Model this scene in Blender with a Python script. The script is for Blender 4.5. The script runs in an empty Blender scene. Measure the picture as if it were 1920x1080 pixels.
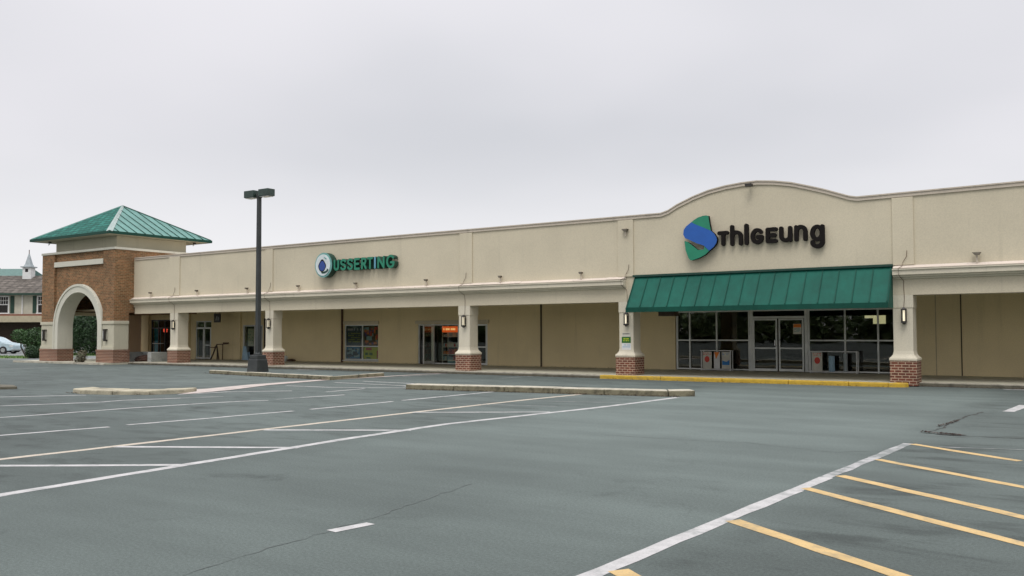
import bpy, math, random
import numpy as np
from mathutils import Vector, Matrix
R = math.radians
rnd = random.Random(7)
sc = bpy.context.scene
col = sc.collection

# ---------------------------------------------------------------- camera
cam_d = bpy.data.cameras.new('camera'); cam = bpy.data.objects.new('camera', cam_d); col.objects.link(cam)
sc.camera = cam
YAW, PITCH, ROLL, FPX = 0.5954, 0.0393, -0.0027, 1663.8
f = Vector((-math.sin(YAW)*math.cos(PITCH), math.cos(YAW)*math.cos(PITCH), math.sin(PITCH)))
r0 = Vector((math.cos(YAW), math.sin(YAW), 0)); u0 = r0.cross(f)
r = r0*math.cos(ROLL) + u0*math.sin(ROLL); u = -r0*math.sin(ROLL) + u0*math.cos(ROLL)
cam.matrix_world = Matrix(((r.x, u.x, -f.x, 0), (r.y, u.y, -f.y, 0), (r.z, u.z, -f.z, 1.68), (0, 0, 0, 1)))
cam_d.sensor_width = 36; cam_d.lens = FPX/1920*36; cam_d.shift_y = 19.5/1920
cam_d.clip_start = 0.05; cam_d.clip_end = 2000

# ---------------------------------------------------------------- sky, sun, exposure
SUN_EL, SUN_AZ = 58, 20           # overcast: a wide soft sun from the camera side of the building
w = bpy.data.worlds.new('World'); sc.world = w; w.use_nodes = True
nt = w.node_tree; nt.nodes.clear()
def N(t, **k):
    n = nt.nodes.new(t)
    for a, b in k.items(): setattr(n, a, b)
    return n
LK = lambda a, b: nt.links.new(a, b)
sky = N('ShaderNodeTexSky', sky_type='NISHITA', sun_disc=False)
sky.sun_elevation = R(SUN_EL); sky.sun_rotation = R(180-SUN_AZ)
tc = N('ShaderNodeTexCoord'); sep = N('ShaderNodeSeparateXYZ'); LK(tc.outputs['Generated'], sep.inputs[0])
def MA(op, a, b=None, clamp=False):
    m = N('ShaderNodeMath', operation=op, use_clamp=clamp)
    for i, v in enumerate((a, b)):
        if v is None: continue
        if isinstance(v, (int, float)): m.inputs[i].default_value = v
        else: LK(v, m.inputs[i])
    return m.outputs[0]
zc = MA('MAXIMUM', sep.outputs['Z'], 0.0)
zz = MA('ADD', zc, 0.22)
OX, OY = 0.0, 0.0
cx = MA('ADD', MA('DIVIDE', sep.outputs['X'], zz), OX); cy = MA('ADD', MA('DIVIDE', sep.outputs['Y'], zz), OY)
cmb = N('ShaderNodeCombineXYZ'); LK(cx, cmb.inputs[0]); LK(cy, cmb.inputs[1])
n1 = N('ShaderNodeTexNoise'); n1.inputs['Scale'].default_value = 0.75; n1.inputs['Detail'].default_value = 3.2; n1.inputs['Roughness'].default_value = 0.42
LK(cmb.outputs[0], n1.inputs['Vector'])
ramp = N('ShaderNodeValToRGB'); ramp.color_ramp.interpolation = 'EASE'
ramp.color_ramp.elements[0].position = 0.30; ramp.color_ramp.elements[0].color = (0.83, 0.835, 0.875, 1)
ramp.color_ramp.elements[1].position = 0.66; ramp.color_ramp.elements[1].color = (1.03, 1.01, 1.05, 1)
LK(n1.outputs[0], ramp.inputs[0])
# an overcast sky is brighter towards the zenith than at the horizon (CIE overcast), outside the frame too
br = MA('MULTIPLY', MA('ADD', MA('MULTIPLY', MA('POWER', zc, 3.5), 3.3), 1.0), 6.7)
vs = N('ShaderNodeVectorMath', operation='SCALE'); mr = N('ShaderNodeMapRange'); mr.interpolation_type = 'SMOOTHSTEP'; LK(zc, mr.inputs[0]); mr.inputs[1].default_value = .03; mr.inputs[2].default_value = .24
# the cloud deck evens out into pale haze towards the horizon
hz = N('ShaderNodeMix', data_type='RGBA'); LK(mr.outputs[0], hz.inputs[0]); hz.inputs[6].default_value = (1.17, 1.155, 1.175, 1); LK(ramp.outputs[0], hz.inputs[7])
LK(hz.outputs[2], vs.inputs[0]); LK(br, vs.inputs['Scale'])
mx = N('ShaderNodeMix', data_type='RGBA'); mx.inputs['Factor'].default_value = 0.93
LK(sky.outputs[0], mx.inputs['A']); LK(vs.outputs[0], mx.inputs['B'])
bg = N('ShaderNodeBackground'); bg.inputs['Strength'].default_value = 0.1; LK(mx.outputs['Result'], bg.inputs['Color'])
wo = N('ShaderNodeOutputWorld'); LK(bg.outputs[0], wo.inputs[0])
sd = bpy.data.lights.new('sun', 'SUN'); sd.energy = 0.9; sd.angle = R(25); sd.color = (1.0, 0.97, 0.92)
so = bpy.data.objects.new('sun', sd); col.objects.link(so); so.location = (0, -20, 40)
sdir = Vector((math.sin(R(SUN_AZ))*math.cos(R(SUN_EL)), -math.cos(R(SUN_AZ))*math.cos(R(SUN_EL)), math.sin(R(SUN_EL))))
so.rotation_euler = sdir.to_track_quat('Z', 'Y').to_euler()
sc.view_settings.view_transform = 'Standard'; sc.view_settings.look = 'None'
sc.view_settings.exposure = 0.25; sc.view_settings.gamma = 1.0
sc.cycles.max_bounces = 6; sc.cycles.transparent_max_bounces = 12

# ---------------------------------------------------------------- materials
M = {}
class NT:
    def __init__(s, name):
        s.m = bpy.data.materials.new(name); s.m.use_nodes = True; s.t = s.m.node_tree
        s.b = s.t.nodes['Principled BSDF']; s.o = s.t.nodes['Material Output']
        s.geo = s.n('ShaderNodeNewGeometry').outputs['Position']
        M[name] = s.m
    def n(s, t, **k):
        n = s.t.nodes.new(t)
        for a, b in k.items(): setattr(n, a, b)
        return n
    def l(s, a, b): s.t.links.new(a, b)
    def math(s, op, a, b=None, c=None, clamp=False):
        m = s.n('ShaderNodeMath', operation=op, use_clamp=clamp)
        for i, v in enumerate((a, b, c)):
            if v is None: continue
            if isinstance(v, (int, float)): m.inputs[i].default_value = v
            else: s.l(v, m.inputs[i])
        return m.outputs[0]
    def noise(s, scale, detail=3, rough=.5, vec=None, stretch=None, dist=0):
        n = s.n('ShaderNodeTexNoise'); n.inputs['Scale'].default_value = scale
        n.inputs['Detail'].default_value = detail; n.inputs['Roughness'].default_value = rough; n.inputs['Distortion'].default_value = dist
        v = vec or s.geo
        if stretch:
            mp = s.n('ShaderNodeMapping'); mp.inputs['Scale'].default_value = stretch[:3]
            if len(stretch) > 3: mp.inputs['Rotation'].default_value = (0, 0, stretch[3])
            s.l(v, mp.inputs[0]); v = mp.outputs[0]
        s.l(v, n.inputs['Vector']); return n.outputs[0]
    def ramp(s, v, a, b, lo=0., hi=1.):
        m = s.n('ShaderNodeMapRange'); m.interpolation_type = 'SMOOTHSTEP'
        s.l(v, m.inputs[0]); m.inputs[1].default_value = a; m.inputs[2].default_value = b
        m.inputs[3].default_value = lo; m.inputs[4].default_value = hi; return m.outputs[0]
    def mix(s, fac, a, b, mode='MIX'):
        m = s.n('ShaderNodeMix', data_type='RGBA', blend_type=mode)
        for k, v in (('Factor', fac), ('A', a), ('B', b)):
            i = m.inputs[k] if k != 'Factor' else m.inputs[0]
            if k == 'A': i = m.inputs[6]
            if k == 'B': i = m.inputs[7]
            if isinstance(v, (int, float)): i.default_value = v
            elif isinstance(v, tuple): i.default_value = (*v[:3], 1)
            else: s.l(v, i)
        return m.outputs[2]
    def scalecol(s, c, v):
        m = s.n('ShaderNodeVectorMath', operation='SCALE')
        if isinstance(c, tuple): m.inputs[0].default_value = c[:3]
        else: s.l(c, m.inputs[0])
        s.l(v, m.inputs['Scale']); return m.outputs[0]
    def bump(s, h, strength, dist=.01):
        b = s.n('ShaderNodeBump'); b.inputs['Strength'].default_value = strength; b.inputs['Distance'].default_value = dist
        s.l(h, b.inputs['Height']); s.l(b.outputs[0], s.b.inputs['Normal'])
    def color(s, c):
        if isinstance(c, tuple): s.b.inputs['Base Color'].default_value = (*c[:3], 1)
        else: s.l(c, s.b.inputs['Base Color'])
    def rough(s, v):
        if isinstance(v, (int, float)): s.b.inputs['Roughness'].default_value = v
        else: s.l(v, s.b.inputs['Roughness'])

def simple(name, c, rough=.6, var=.12, vs=3., bump=.0, bs=40., metal=0., fine=.0, spec=.5):
    s = NT(name)
    v = s.ramp(s.noise(vs, 4, .6), .3, .7, 1-var, 1+var)
    if fine: v = s.math('MULTIPLY', v, s.ramp(s.noise(45, 2, .6), .25, .75, 1-fine, 1+fine))
    s.color(s.scalecol(c, v)); s.rough(rough); s.b.inputs['Metallic'].default_value = metal
    s.b.inputs['Specular IOR Level'].default_value = spec
    if bump: s.bump(s.noise(bs, 3, .6), bump)
    return s.m

def stucco(name, c, grime=.16):
    s = NT(name)
    big = s.ramp(s.noise(.45, 4, .55), .3, .7, .95, 1.05)
    fine = s.ramp(s.noise(28, 3, .7), .25, .75, .93, 1.07)
    # rain streaks: narrow in x, long in z
    st = s.ramp(s.noise(1.0, 4, .6, stretch=(3.2, 3.2, .22)), .56, .78, 0, grime)
    v = s.math('MULTIPLY', s.math('MULTIPLY', big, fine), s.math('SUBTRACT', 1.0, st))
    s.color(s.scalecol(c, v)); s.rough(.92); s.b.inputs['Specular IOR Level'].default_value = .2
    s.bump(s.noise(55, 4, .7), .35, .01)
    return s.m
stucco('stucco', (.575, .515, .385), .10); stucco('stucco_trim', (.62, .57, .45), .18); stucco('stucco_wall', (.76, .635, .385), .1); stucco('stucco_tan', (.50, .36, .25)); stucco('tower_trim', (.60, .585, .49), .15)
stucco('stucco_tower', (.53, .50, .385)); stucco('parapet_metal', (.56, .49, .40), .2); stucco('ledge_metal', (.62, .545, .47), .3)

def brick(name, c1, c2, mortar, bw=.215, bh=.075, msize=.011):
    s = NT(name)
    sp = s.n('ShaderNodeSeparateXYZ'); s.l(s.geo, sp.inputs[0])
    cb = s.n('ShaderNodeCombineXYZ'); s.l(s.math('ADD', sp.outputs[0], sp.outputs[1]), cb.inputs[0]); s.l(sp.outputs[2], cb.inputs[1])
    b = s.n('ShaderNodeTexBrick'); b.inputs['Scale'].default_value = 1; b.inputs['Brick Width'].default_value = bw
    b.inputs['Row Height'].default_value = bh; b.inputs['Mortar Size'].default_value = msize; b.inputs['Mortar Smooth'].default_value = .1
    b.inputs['Bias'].default_value = -.1
    b.inputs['Color1'].default_value = (*c1, 1); b.inputs['Color2'].default_value = (*c2, 1); b.inputs['Mortar'].default_value = (*mortar, 1)
    s.l(cb.outputs[0], b.inputs['Vector'])
    v = s.math('MULTIPLY', s.ramp(s.noise(.8, 4, .6), .3, .7, .88, 1.12), s.ramp(s.noise(9, 3, .6), .3, .7, .82, 1.18))
    s.color(s.scalecol(b.outputs[0], v)); s.rough(.88)
    s.bump(s.math('SUBTRACT', s.math('MULTIPLY', s.noise(40, 3), .3), b.outputs['Fac']), .5, .008)
    return s.m
brick('brick_pier', (.17, .050, .028), (.10, .032, .020), (.40, .30, .21), bw=.21, bh=.085, msize=.012)
brick('brick_tower', (.27, .12, .05), (.125, .062, .026), (.26, .21, .11), bw=.24, bh=.09, msize=.010)

def asphalt(name, c, stains=True):
    s = NT(name)
    big = s.ramp(s.noise(.16, 5, .6), .3, .7, .86, 1.12)
    streak = s.ramp(s.noise(.5, 5, .62, stretch=(.35, 1.6, 1, .5)), .3, .7, .87, 1.10)
    fine = s.ramp(s.noise(38, 3, .75), .3, .7, .80, 1.22)
    grit = s.ramp(s.noise(160, 2, .6), .3, .7, .74, 1.3)
    v = s.math('MULTIPLY', s.math('MULTIPLY', big, streak), s.math('MULTIPLY', fine, grit))
    if stains:
        blot = s.ramp(s.noise(.75, 5, .62, stretch=(1, 1.4, 1, .4), dist=.6), .60, .74, 0, 1)
        zone = s.ramp(s.noise(.13, 2, .5), .45, .6, 0.05, .36)
        v = s.math('MULTIPLY', v, s.math('SUBTRACT', 1.0, s.math('MULTIPLY', blot, zone)))
        sp = s.n('ShaderNodeSeparateXYZ'); s.l(s.geo, sp.inputs[0])
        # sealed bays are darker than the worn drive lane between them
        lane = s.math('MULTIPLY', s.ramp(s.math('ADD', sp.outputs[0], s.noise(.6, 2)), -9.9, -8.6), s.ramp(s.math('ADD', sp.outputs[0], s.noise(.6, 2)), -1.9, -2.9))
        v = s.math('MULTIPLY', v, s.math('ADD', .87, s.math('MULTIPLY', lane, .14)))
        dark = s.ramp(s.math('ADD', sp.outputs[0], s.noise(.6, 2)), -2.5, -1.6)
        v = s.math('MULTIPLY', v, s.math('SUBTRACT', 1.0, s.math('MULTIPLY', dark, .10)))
        # vignette shading painted into the asphalt colour: darker towards the near left foreground
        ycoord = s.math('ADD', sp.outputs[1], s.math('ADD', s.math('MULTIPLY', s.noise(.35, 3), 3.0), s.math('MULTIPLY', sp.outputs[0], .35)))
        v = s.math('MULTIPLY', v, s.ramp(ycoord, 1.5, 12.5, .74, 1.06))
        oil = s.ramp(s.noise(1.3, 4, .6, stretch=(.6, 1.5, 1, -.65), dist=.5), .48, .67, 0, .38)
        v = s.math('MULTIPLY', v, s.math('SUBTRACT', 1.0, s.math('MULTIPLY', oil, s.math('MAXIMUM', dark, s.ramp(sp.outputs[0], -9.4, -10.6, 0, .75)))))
        # hairline cracks
        vo = s.n('ShaderNodeTexVoronoi', feature='DISTANCE_TO_EDGE'); vo.inputs['Scale'].default_value = .16
        wv = s.n('ShaderNodeVectorMath', operation='ADD'); nz = s.n('ShaderNodeTexNoise'); nz.inputs['Scale'].default_value = 1.1; nz.inputs['Detail'].default_value = 5
        s.l(s.geo, nz.inputs['Vector']); sv = s.n('ShaderNodeVectorMath', operation='SCALE'); s.l(nz.outputs['Color'], sv.inputs[0]); sv.inputs['Scale'].default_value = 1.3
        s.l(s.geo, wv.inputs[0]); s.l(sv.outputs[0], wv.inputs[1]); s.l(wv.outputs[0], vo.inputs['Vector'])
        cr = s.math('MULTIPLY', s.ramp(vo.outputs['Distance'], .0, .004, 1, 0), s.ramp(s.noise(.3, 2), .5, .6, 0, .12))
        v = s.math('MULTIPLY', v, s.math('SUBTRACT', 1.0, cr))
    s.color(s.scalecol(c, v)); s.rough(.8); s.b.inputs['Specular IOR Level'].default_value = .25
    s.bump(s.noise(90, 4, .8), .3, .008)
    return s.m
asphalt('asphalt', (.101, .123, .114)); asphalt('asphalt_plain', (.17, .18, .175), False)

def concrete(name, c, dirt=.3, ds=2.):
    s = NT(name)
    v = s.math('MULTIPLY', s.ramp(s.noise(30, 4, .7), .3, .7, .86, 1.12), s.ramp(s.noise(ds, 5, .65), .42, .72, 1.05, 1-dirt))
    s.color(s.scalecol(c, v)); s.rough(.9); s.bump(s.noise(60, 4, .7), .4, .01)
    return s.m
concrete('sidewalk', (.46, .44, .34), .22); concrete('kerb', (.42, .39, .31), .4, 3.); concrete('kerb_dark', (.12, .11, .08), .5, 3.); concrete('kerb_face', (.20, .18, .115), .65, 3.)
concrete('kerb_tan', (.38, .345, .25), .55, 1.6); concrete('pink_concrete', (.43, .375, .34), .25); concrete('grey_concrete', (.34, .35, .33), .3)

def paint(name, c, wear=.35, base=(.101, .123, .114), lo=.5):
    s = NT(name)
    k = s.ramp(s.noise(3.2, 6, .72), lo, lo+.16, 0, wear)
    k2 = s.ramp(s.noise(55, 3, .7), .52, .68, 0, .5)
    k3 = s.math('MAXIMUM', k, s.math('MULTIPLY', k2, wear+.25))
    v = s.ramp(s.noise(6, 4), .3, .7, .88, 1.08)
    s.color(s.mix(k3, s.scalecol(c, v), base)); s.rough(.68); s.bump(s.noise(90, 4, .8), .3, .006)
    return s.m
paint('paint_white', (.43, .42, .41), .5, lo=.48); paint('paint_white_worn', (.38, .375, .37), .7, lo=.42); paint('paint_tan', (.46, .40, .32), .3)
paint('paint_yellow', (.50, .345, .145), .45); paint('paint_faint', (.24, .245, .24), .85, lo=.38); paint('kerb_yellow', (.52, .33, .025), .5, (.22, .17, .09), .53)

def metalroof(name, c, rough=.42):
    s = NT(name)
    v = s.math('MULTIPLY', s.ramp(s.noise(1.2, 4, .6), .3, .7, .86, 1.14), s.ramp(s.noise(4, 4, .7, stretch=(2, 2, .4)), .35, .7, .93, 1.05))
    s.color(s.scalecol(c, v)); s.rough(rough); s.b.inputs['Specular IOR Level'].default_value = .22
    s.bump(s.noise(2.5, 2), .2, .02)
    return s.m
metalroof('green_metal', (.004, .088, .062), .6); metalroof('green_roof', (.105, .235, .205), .5); metalroof('green_edge', (.006, .05, .034), .5); metalroof('green_trim', (.004, .062, .042), .6); metalroof('hip_metal', (.29, .36, .335), .45)
def shingle(name, c, sc_=1.):
    s = NT(name)
    sp = s.n('ShaderNodeSeparateXYZ'); s.l(s.geo, sp.inputs[0])
    cb = s.n('ShaderNodeCombineXYZ'); s.l(sp.outputs[0], cb.inputs[0]); s.l(s.math('MULTIPLY', sp.outputs[2], 1.8), cb.inputs[1])
    b = s.n('ShaderNodeTexBrick'); b.inputs['Scale'].default_value = sc_; b.inputs['Brick Width'].default_value = .34; b.inputs['Row Height'].default_value = .2
    b.inputs['Mortar Size'].default_value = .025; b.inputs['Color1'].default_value = (*[x*1.35 for x in c], 1); b.inputs['Color2'].default_value = (*[x*.8 for x in c], 1)
    b.inputs['Mortar'].default_value = (*[x*.4 for x in c], 1); s.l(cb.outputs[0], b.inputs['Vector'])
    s.color(s.scalecol(b.outputs[0], s.ramp(s.noise(2.4, 5, .7), .3, .7, .7, 1.3))); s.rough(.85); s.b.inputs['Specular IOR Level'].default_value = .15; s.bump(b.outputs['Fac'], -.6, .02)
shingle('green_shingle', (.024, .125, .10), .62); shingle('grey_shingle', (.125, .11, .095), .5)

simple('aluminium', (.74, .76, .73), .4, .08, 3); simple('bronze', (.028, .024, .020), .45, .1); simple('pole_paint', (.030, .034, .033), .5, .2, 2, bump=.1)
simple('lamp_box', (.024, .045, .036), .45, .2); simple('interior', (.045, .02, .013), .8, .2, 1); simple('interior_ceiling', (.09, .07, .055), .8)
simple('letter_black', (.010, .008, .007), .8, .1, spec=.15); simple('logo_green', (.012, .21, .115), .4, .06); simple('logo_blue', (.012, .095, .38), .4, .06)
simple('sign_green', (.015, .20, .115), .45, .1); simple('sign_dark', (.006, .045, .03), .5, .1); simple('sign_white', (.62, .68, .68), .5, .08); simple('sign_teal', (.16, .36, .33), .5)
simple('sign_navy', (.02, .06, .26), .45, .1); simple('sign_sky', (.12, .32, .42), .5, .1)
simple('white_paint', (.62, .62, .59), .6, .08, 4); simple('white', (.70, .70, .68), .7, .06); simple('dark', (.012, .009, .008), .7); simple('dark_brown', (.05, .03, .018), .7, .3, 8)
simple('rust', (.095, .05, .028), .8, .4, 8); simple('red', (.60, .055, .035), .6); simple('orange', (.80, .22, .03), .6); simple('lime', (.58, .62, .03), .6); simple('blue', (.03, .20, .50), .6); simple('olive', (.30, .31, .09), .6); simple('lavender', (.42, .36, .46), .6); simple('teal_metal', (.075, .15, .13), .6)
simple('pale_blue', (.32, .48, .60), .6); simple('curtain_blue', (.03, .40, .70), .8, .25, 6); simple('navy', (.02, .045, .10), .5, .5, 9); simple('paper', (.60, .58, .50), .8, .1); simple('yellow', (.62, .45, .08), .7); simple('purple', (.08, .05, .30), .6)
simple('shutter_green', (.012, .045, .028), .6); simple('siding', (.50, .48, .39), .8, .08, 1.5); simple('tan_fascia', (.40, .35, .24), .8, .08); simple('red_trim', (.20, .07, .04), .8)
simple('bark', (.06, .045, .035), .9, .3, 10, bump=.5, bs=20); simple('rubber', (.015, .015, .015), .8); simple('van_paint', (.40, .50, .54), .3, .1); simple('car_white', (.62, .62, .62), .3, .05); simple('chrome', (.6, .6, .6), .25, metal=.9)
simple('light_metal', (.14, .12, .09), .7, .2); simple('mulch', (.055, .026, .017), .95, .4, 20, bump=.8); simple('bollard_silver', (.33, .37, .38), .5, .1); simple('green_poster', (.02, .13, .015), .6, .2, 9); simple('joint', (.075, .055, .033), .8); simple('soffit', (.44, .37, .25), .9)

def leafmat(name, a, b):
    s = NT(name)
    oi = s.n('ShaderNodeNewGeometry')
    c = s.mix(oi.outputs['Random Per Island'], a, b)
    s.color(s.scalecol(c, s.ramp(s.noise(.9, 3), .3, .7, .75, 1.3))); s.rough(.6)
    s.b.inputs['Subsurface Weight'].default_value = 0
    return s.m
leafmat('leaf', (.018, .052, .012), (.05, .12, .028)); leafmat('leaf_dark', (.012, .035, .012), (.032, .075, .022)); leafmat('leaf_far', (.06, .10, .04), (.18, .24, .09)); leafmat('grass', (.05, .12, .015), (.11, .19, .03)); leafmat('dry_leaf', (.10, .09, .05), (.16, .15, .10))

def glass():
    s = NT('glass'); s.t.nodes.remove(s.b)
    ge = s.n('ShaderNodeNewGeometry'); dt = s.n('ShaderNodeVectorMath', operation='DOT_PRODUCT'); s.l(ge.outputs['Normal'], dt.inputs[0]); s.l(ge.outputs['Incoming'], dt.inputs[1])
    sch = s.math('ADD', .035, s.math('MULTIPLY', .965, s.math('POWER', s.math('SUBTRACT', 1.0, s.math('ABSOLUTE', dt.outputs['Value']), clamp=True), 5.0)))
    tr = s.n('ShaderNodeBsdfTransparent'); tr.inputs[0].default_value = (.84, .86, .80, 1)
    gl = s.n('ShaderNodeBsdfGlossy'); gl.inputs['Roughness'].default_value = .015
    bp = s.n('ShaderNodeBump'); bp.inputs['Strength'].default_value = .05; bp.inputs['Distance'].default_value = .02; s.l(s.noise(1.1, 2), bp.inputs['Height']); s.l(bp.outputs[0], gl.inputs['Normal'])
    m = s.n('ShaderNodeMixShader'); s.l(s.math('MULTIPLY', sch, 1.7, clamp=True), m.inputs[0]); s.l(tr.outputs[0], m.inputs[1]); s.l(gl.outputs[0], m.inputs[2])
    s.l(m.outputs[0], s.o.inputs[0])
glass()
def emit(name, c, st):
    s = NT(name); s.color(c); s.b.inputs['Emission Color'].default_value = (*c, 1); s.b.inputs['Emission Strength'].default_value = st
emit('lantern_glow', (.90, .80, .58), .55); emit('orange_glow', (.85, .12, .02), .55); emit('red_glow', (1.0, .10, .06), .9); emit('card_glow', (.85, .78, .48), .45); emit('warm_glow', (1.0, .62, .25), .8)
simple('lens', (.62, .64, .62), .3)

# ---------------------------------------------------------------- building helpers
ROOT = {}
def tag(o, label=None, cat=None, group=None, kind=None):
    if label: o['label'] = label
    if cat: o['category'] = cat
    if group: o['group'] = group
    if kind: o['kind'] = kind
    return o
def thing(name, loc, label, cat, group=None, rz=0):
    o = bpy.data.objects.new(name, None); col.objects.link(o); o.location = loc; o.rotation_euler = (0, 0, rz)
    o.empty_display_size = .3
    ROOT[o] = Vector(loc) if rz == 0 else Vector((0, 0, 0))
    return tag(o, label, cat, group)
class MB:
    def __init__(s): s.v = []; s.f = []; s.m = []; s.mi = 0
    def mat(s, i): s.mi = i; return s
    def add(s, vs, fs):
        n = len(s.v); s.v += [tuple(v) for v in vs]
        for q in fs: s.f.append([n+i for i in q]); s.m.append(s.mi)
        return s
    def box(s, x0, x1, y0, y1, z0, z1):
        vs = [(x, y, z) for z in (z0, z1) for y in (y0, y1) for x in (x0, x1)]
        return s.add(vs, [(0, 2, 3, 1), (4, 5, 7, 6), (0, 1, 5, 4), (2, 6, 7, 3), (0, 4, 6, 2), (1, 3, 7, 5)])
    def prism(s, poly, ax, a, b):       # poly in the plane across ax, extruded from a to b
        n = len(poly); area = sum(poly[i][0]*poly[(i+1) % n][1]-poly[(i+1) % n][0]*poly[i][1] for i in range(n))
        if area < 0: poly = poly[::-1]
        def P(p, t): return {'x': (t, p[0], p[1]), 'y': (p[0], t, p[1]), 'z': (p[0], p[1], t)}[ax]
        vs = [P(p, a) for p in poly]+[P(p, b) for p in poly]
        fs = [tuple(range(n))[::-1], tuple(range(n, 2*n))]+[(i, (i+1) % n, n+(i+1) % n, n+i) for i in range(n)]
        if ax == 'y': fs = [q[::-1] for q in fs]
        return s.add(vs, fs)
    def loft(s, rings, cap=True):       # rings of equal length
        n = len(rings[0]); vs = [p for r_ in rings for p in r_]; fs = []
        for k in range(len(rings)-1):
            for i in range(n): fs.append((k*n+i, k*n+(i+1) % n, (k+1)*n+(i+1) % n, (k+1)*n+i))
        if cap: fs += [tuple(range(n))[::-1], tuple(range((len(rings)-1)*n, len(rings)*n))]
        return s.add(vs, fs)
    def frustum(s, cx_, cy_, z0, z1, a0, b0, a1, b1):
        return s.loft([[(cx_-a, cy_-b, z), (cx_+a, cy_-b, z), (cx_+a, cy_+b, z), (cx_-a, cy_+b, z)] for z, a, b in ((z0, a0, b0), (z1, a1, b1))])
    def cyl(s, c, z0, z1, r0_, r1_=None, n=16):
        r1_ = r0_ if r1_ is None else r1_
        return s.loft([[(c[0]+rr*math.cos(2*math.pi*i/n), c[1]+rr*math.sin(2*math.pi*i/n), z) for i in range(n)] for z, rr in ((z0, r0_), (z1, r1_))])
    def tube(s, pts, rad, n=6):
        rings = []
        for i, p in enumerate(pts):
            p = Vector(p); a = Vector(pts[max(i-1, 0)]); b = Vector(pts[min(i+1, len(pts)-1)]); d = (b-a).normalized()
            e = d.cross(Vector((.13, .31, .94))).normalized(); g = d.cross(e)
            rings.append([tuple(p+e*rad*math.cos(2*math.pi*k/n)+g*rad*math.sin(2*math.pi*k/n)) for k in range(n)])
        return s.loft(rings)
    def build(s, name, mats, parent=None, bevel=0, smooth=False, label=None):
        off = ROOT.get(parent, Vector((0, 0, 0)))
        me = bpy.data.meshes.new(name); me.from_pydata([tuple(Vector(v)-off) for v in s.v], [], s.f)
        if isinstance(mats, str): mats = [mats]
        for m in mats: me.materials.append(M[m])
        for p, i in zip(me.polygons, s.m): p.material_index = i
        if smooth:
            for p in me.polygons: p.use_smooth = True
        me.update(); o = bpy.data.objects.new(name, me); col.objects.link(o)
        if parent: o.parent = parent; ROOT[o] = off
        if bevel:
            b = o.modifiers.new('bevel', 'BEVEL'); b.width = bevel; b.segments = 2; b.limit_method = 'ANGLE'; b.angle_limit = R(40)
        if label: o['label'] = label
        return o
def dup(o, parent=None, loc=None, label=None):
    c = o.copy(); col.objects.link(c); c.parent = parent
    if loc is not None: c.location = loc
    if label: c['label'] = label
    for ch in list(o.children): dup(ch, c)
    return c
def structure(mb, name, mats, **k): return tag(mb.build(name, mats, None, **k), kind='structure')

# ---------------------------------------------------------------- ground
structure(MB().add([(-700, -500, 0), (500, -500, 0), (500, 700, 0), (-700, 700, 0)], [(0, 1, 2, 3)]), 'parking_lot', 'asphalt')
YC = 29.3          # kerb line of the arcade walk
mb = MB(); mb.box(-45.9, -15.5, YC+.16, 50, -.2, .125); mb.box(-15.5, -5.62, 29.24, 50, -.2, .127); mb.box(-5.62, 14, 30.16, 50, -.2, .125)
mb.box(-55.2, -45.9, 27.95, 50, -.2, .1); structure(mb, 'sidewalk', 'sidewalk')
def strip_pts(pts, wd):
    out = []
    for i, p in enumerate(pts):
        a = Vector(pts[max(i-1, 0)]); b = Vector(pts[min(i+1, len(pts)-1)]); d = (b-a).normalized(); n = Vector((-d.y, d.x))*wd/2
        p = Vector(p); out.append((p+n, p-n))
    return out
mb = MB(); x = -45.9      # kerb of the arcade walk in slightly uneven lengths, with dirt-blackened faces
while x < -15.5:
    x2 = min(x+rnd.uniform(1.8, 3), -15.5); j = rnd.uniform(-.012, .012)
    mb.mat(0).box(x+.006, x2-.006, YC+j, YC+.16, -.1, .13+rnd.uniform(-.004, .004)); x = x2
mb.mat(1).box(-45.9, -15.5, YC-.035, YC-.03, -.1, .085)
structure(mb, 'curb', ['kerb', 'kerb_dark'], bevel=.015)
mb = MB(); x = -5.2
while x < 14:
    x2 = min(x+rnd.uniform(1.8, 3), 14); mb.mat(0).box(x+.006, x2-.006, 30.0+rnd.uniform(-.01, .01), 30.16, -.1, .13+rnd.uniform(-.004, .004)); x = x2
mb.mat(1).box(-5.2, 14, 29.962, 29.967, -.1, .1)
structure(mb, 'curb', ['kerb', 'kerb_dark'], bevel=.015)
mb = MB(); x = -15.75     # yellow kerb, its right end rounded
while x < -5.9:
    x2 = min(x+rnd.uniform(1.6, 2.6), -5.75); mb.box(x+.005, x2-.005, 28.98+rnd.uniform(-.01, .01), 29.24, -.1, .135+rnd.uniform(-.004, .004)); x = x2
mb.prism([(-5.75, 28.98), (-5.5, 29.02), (-5.3, 29.14), (-5.22, 29.3), (-5.3, 29.5), (-5.6, 29.5), (-5.75, 29.24)], 'z', -.1, .13)
structure(mb, 'curb', 'kerb_yellow', bevel=.03)
mb = MB(); mb.box(-55.6, -45.9, 27.8, 27.95, -.1, .105); structure(mb, 'curb', 'kerb', bevel=.015)

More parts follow.
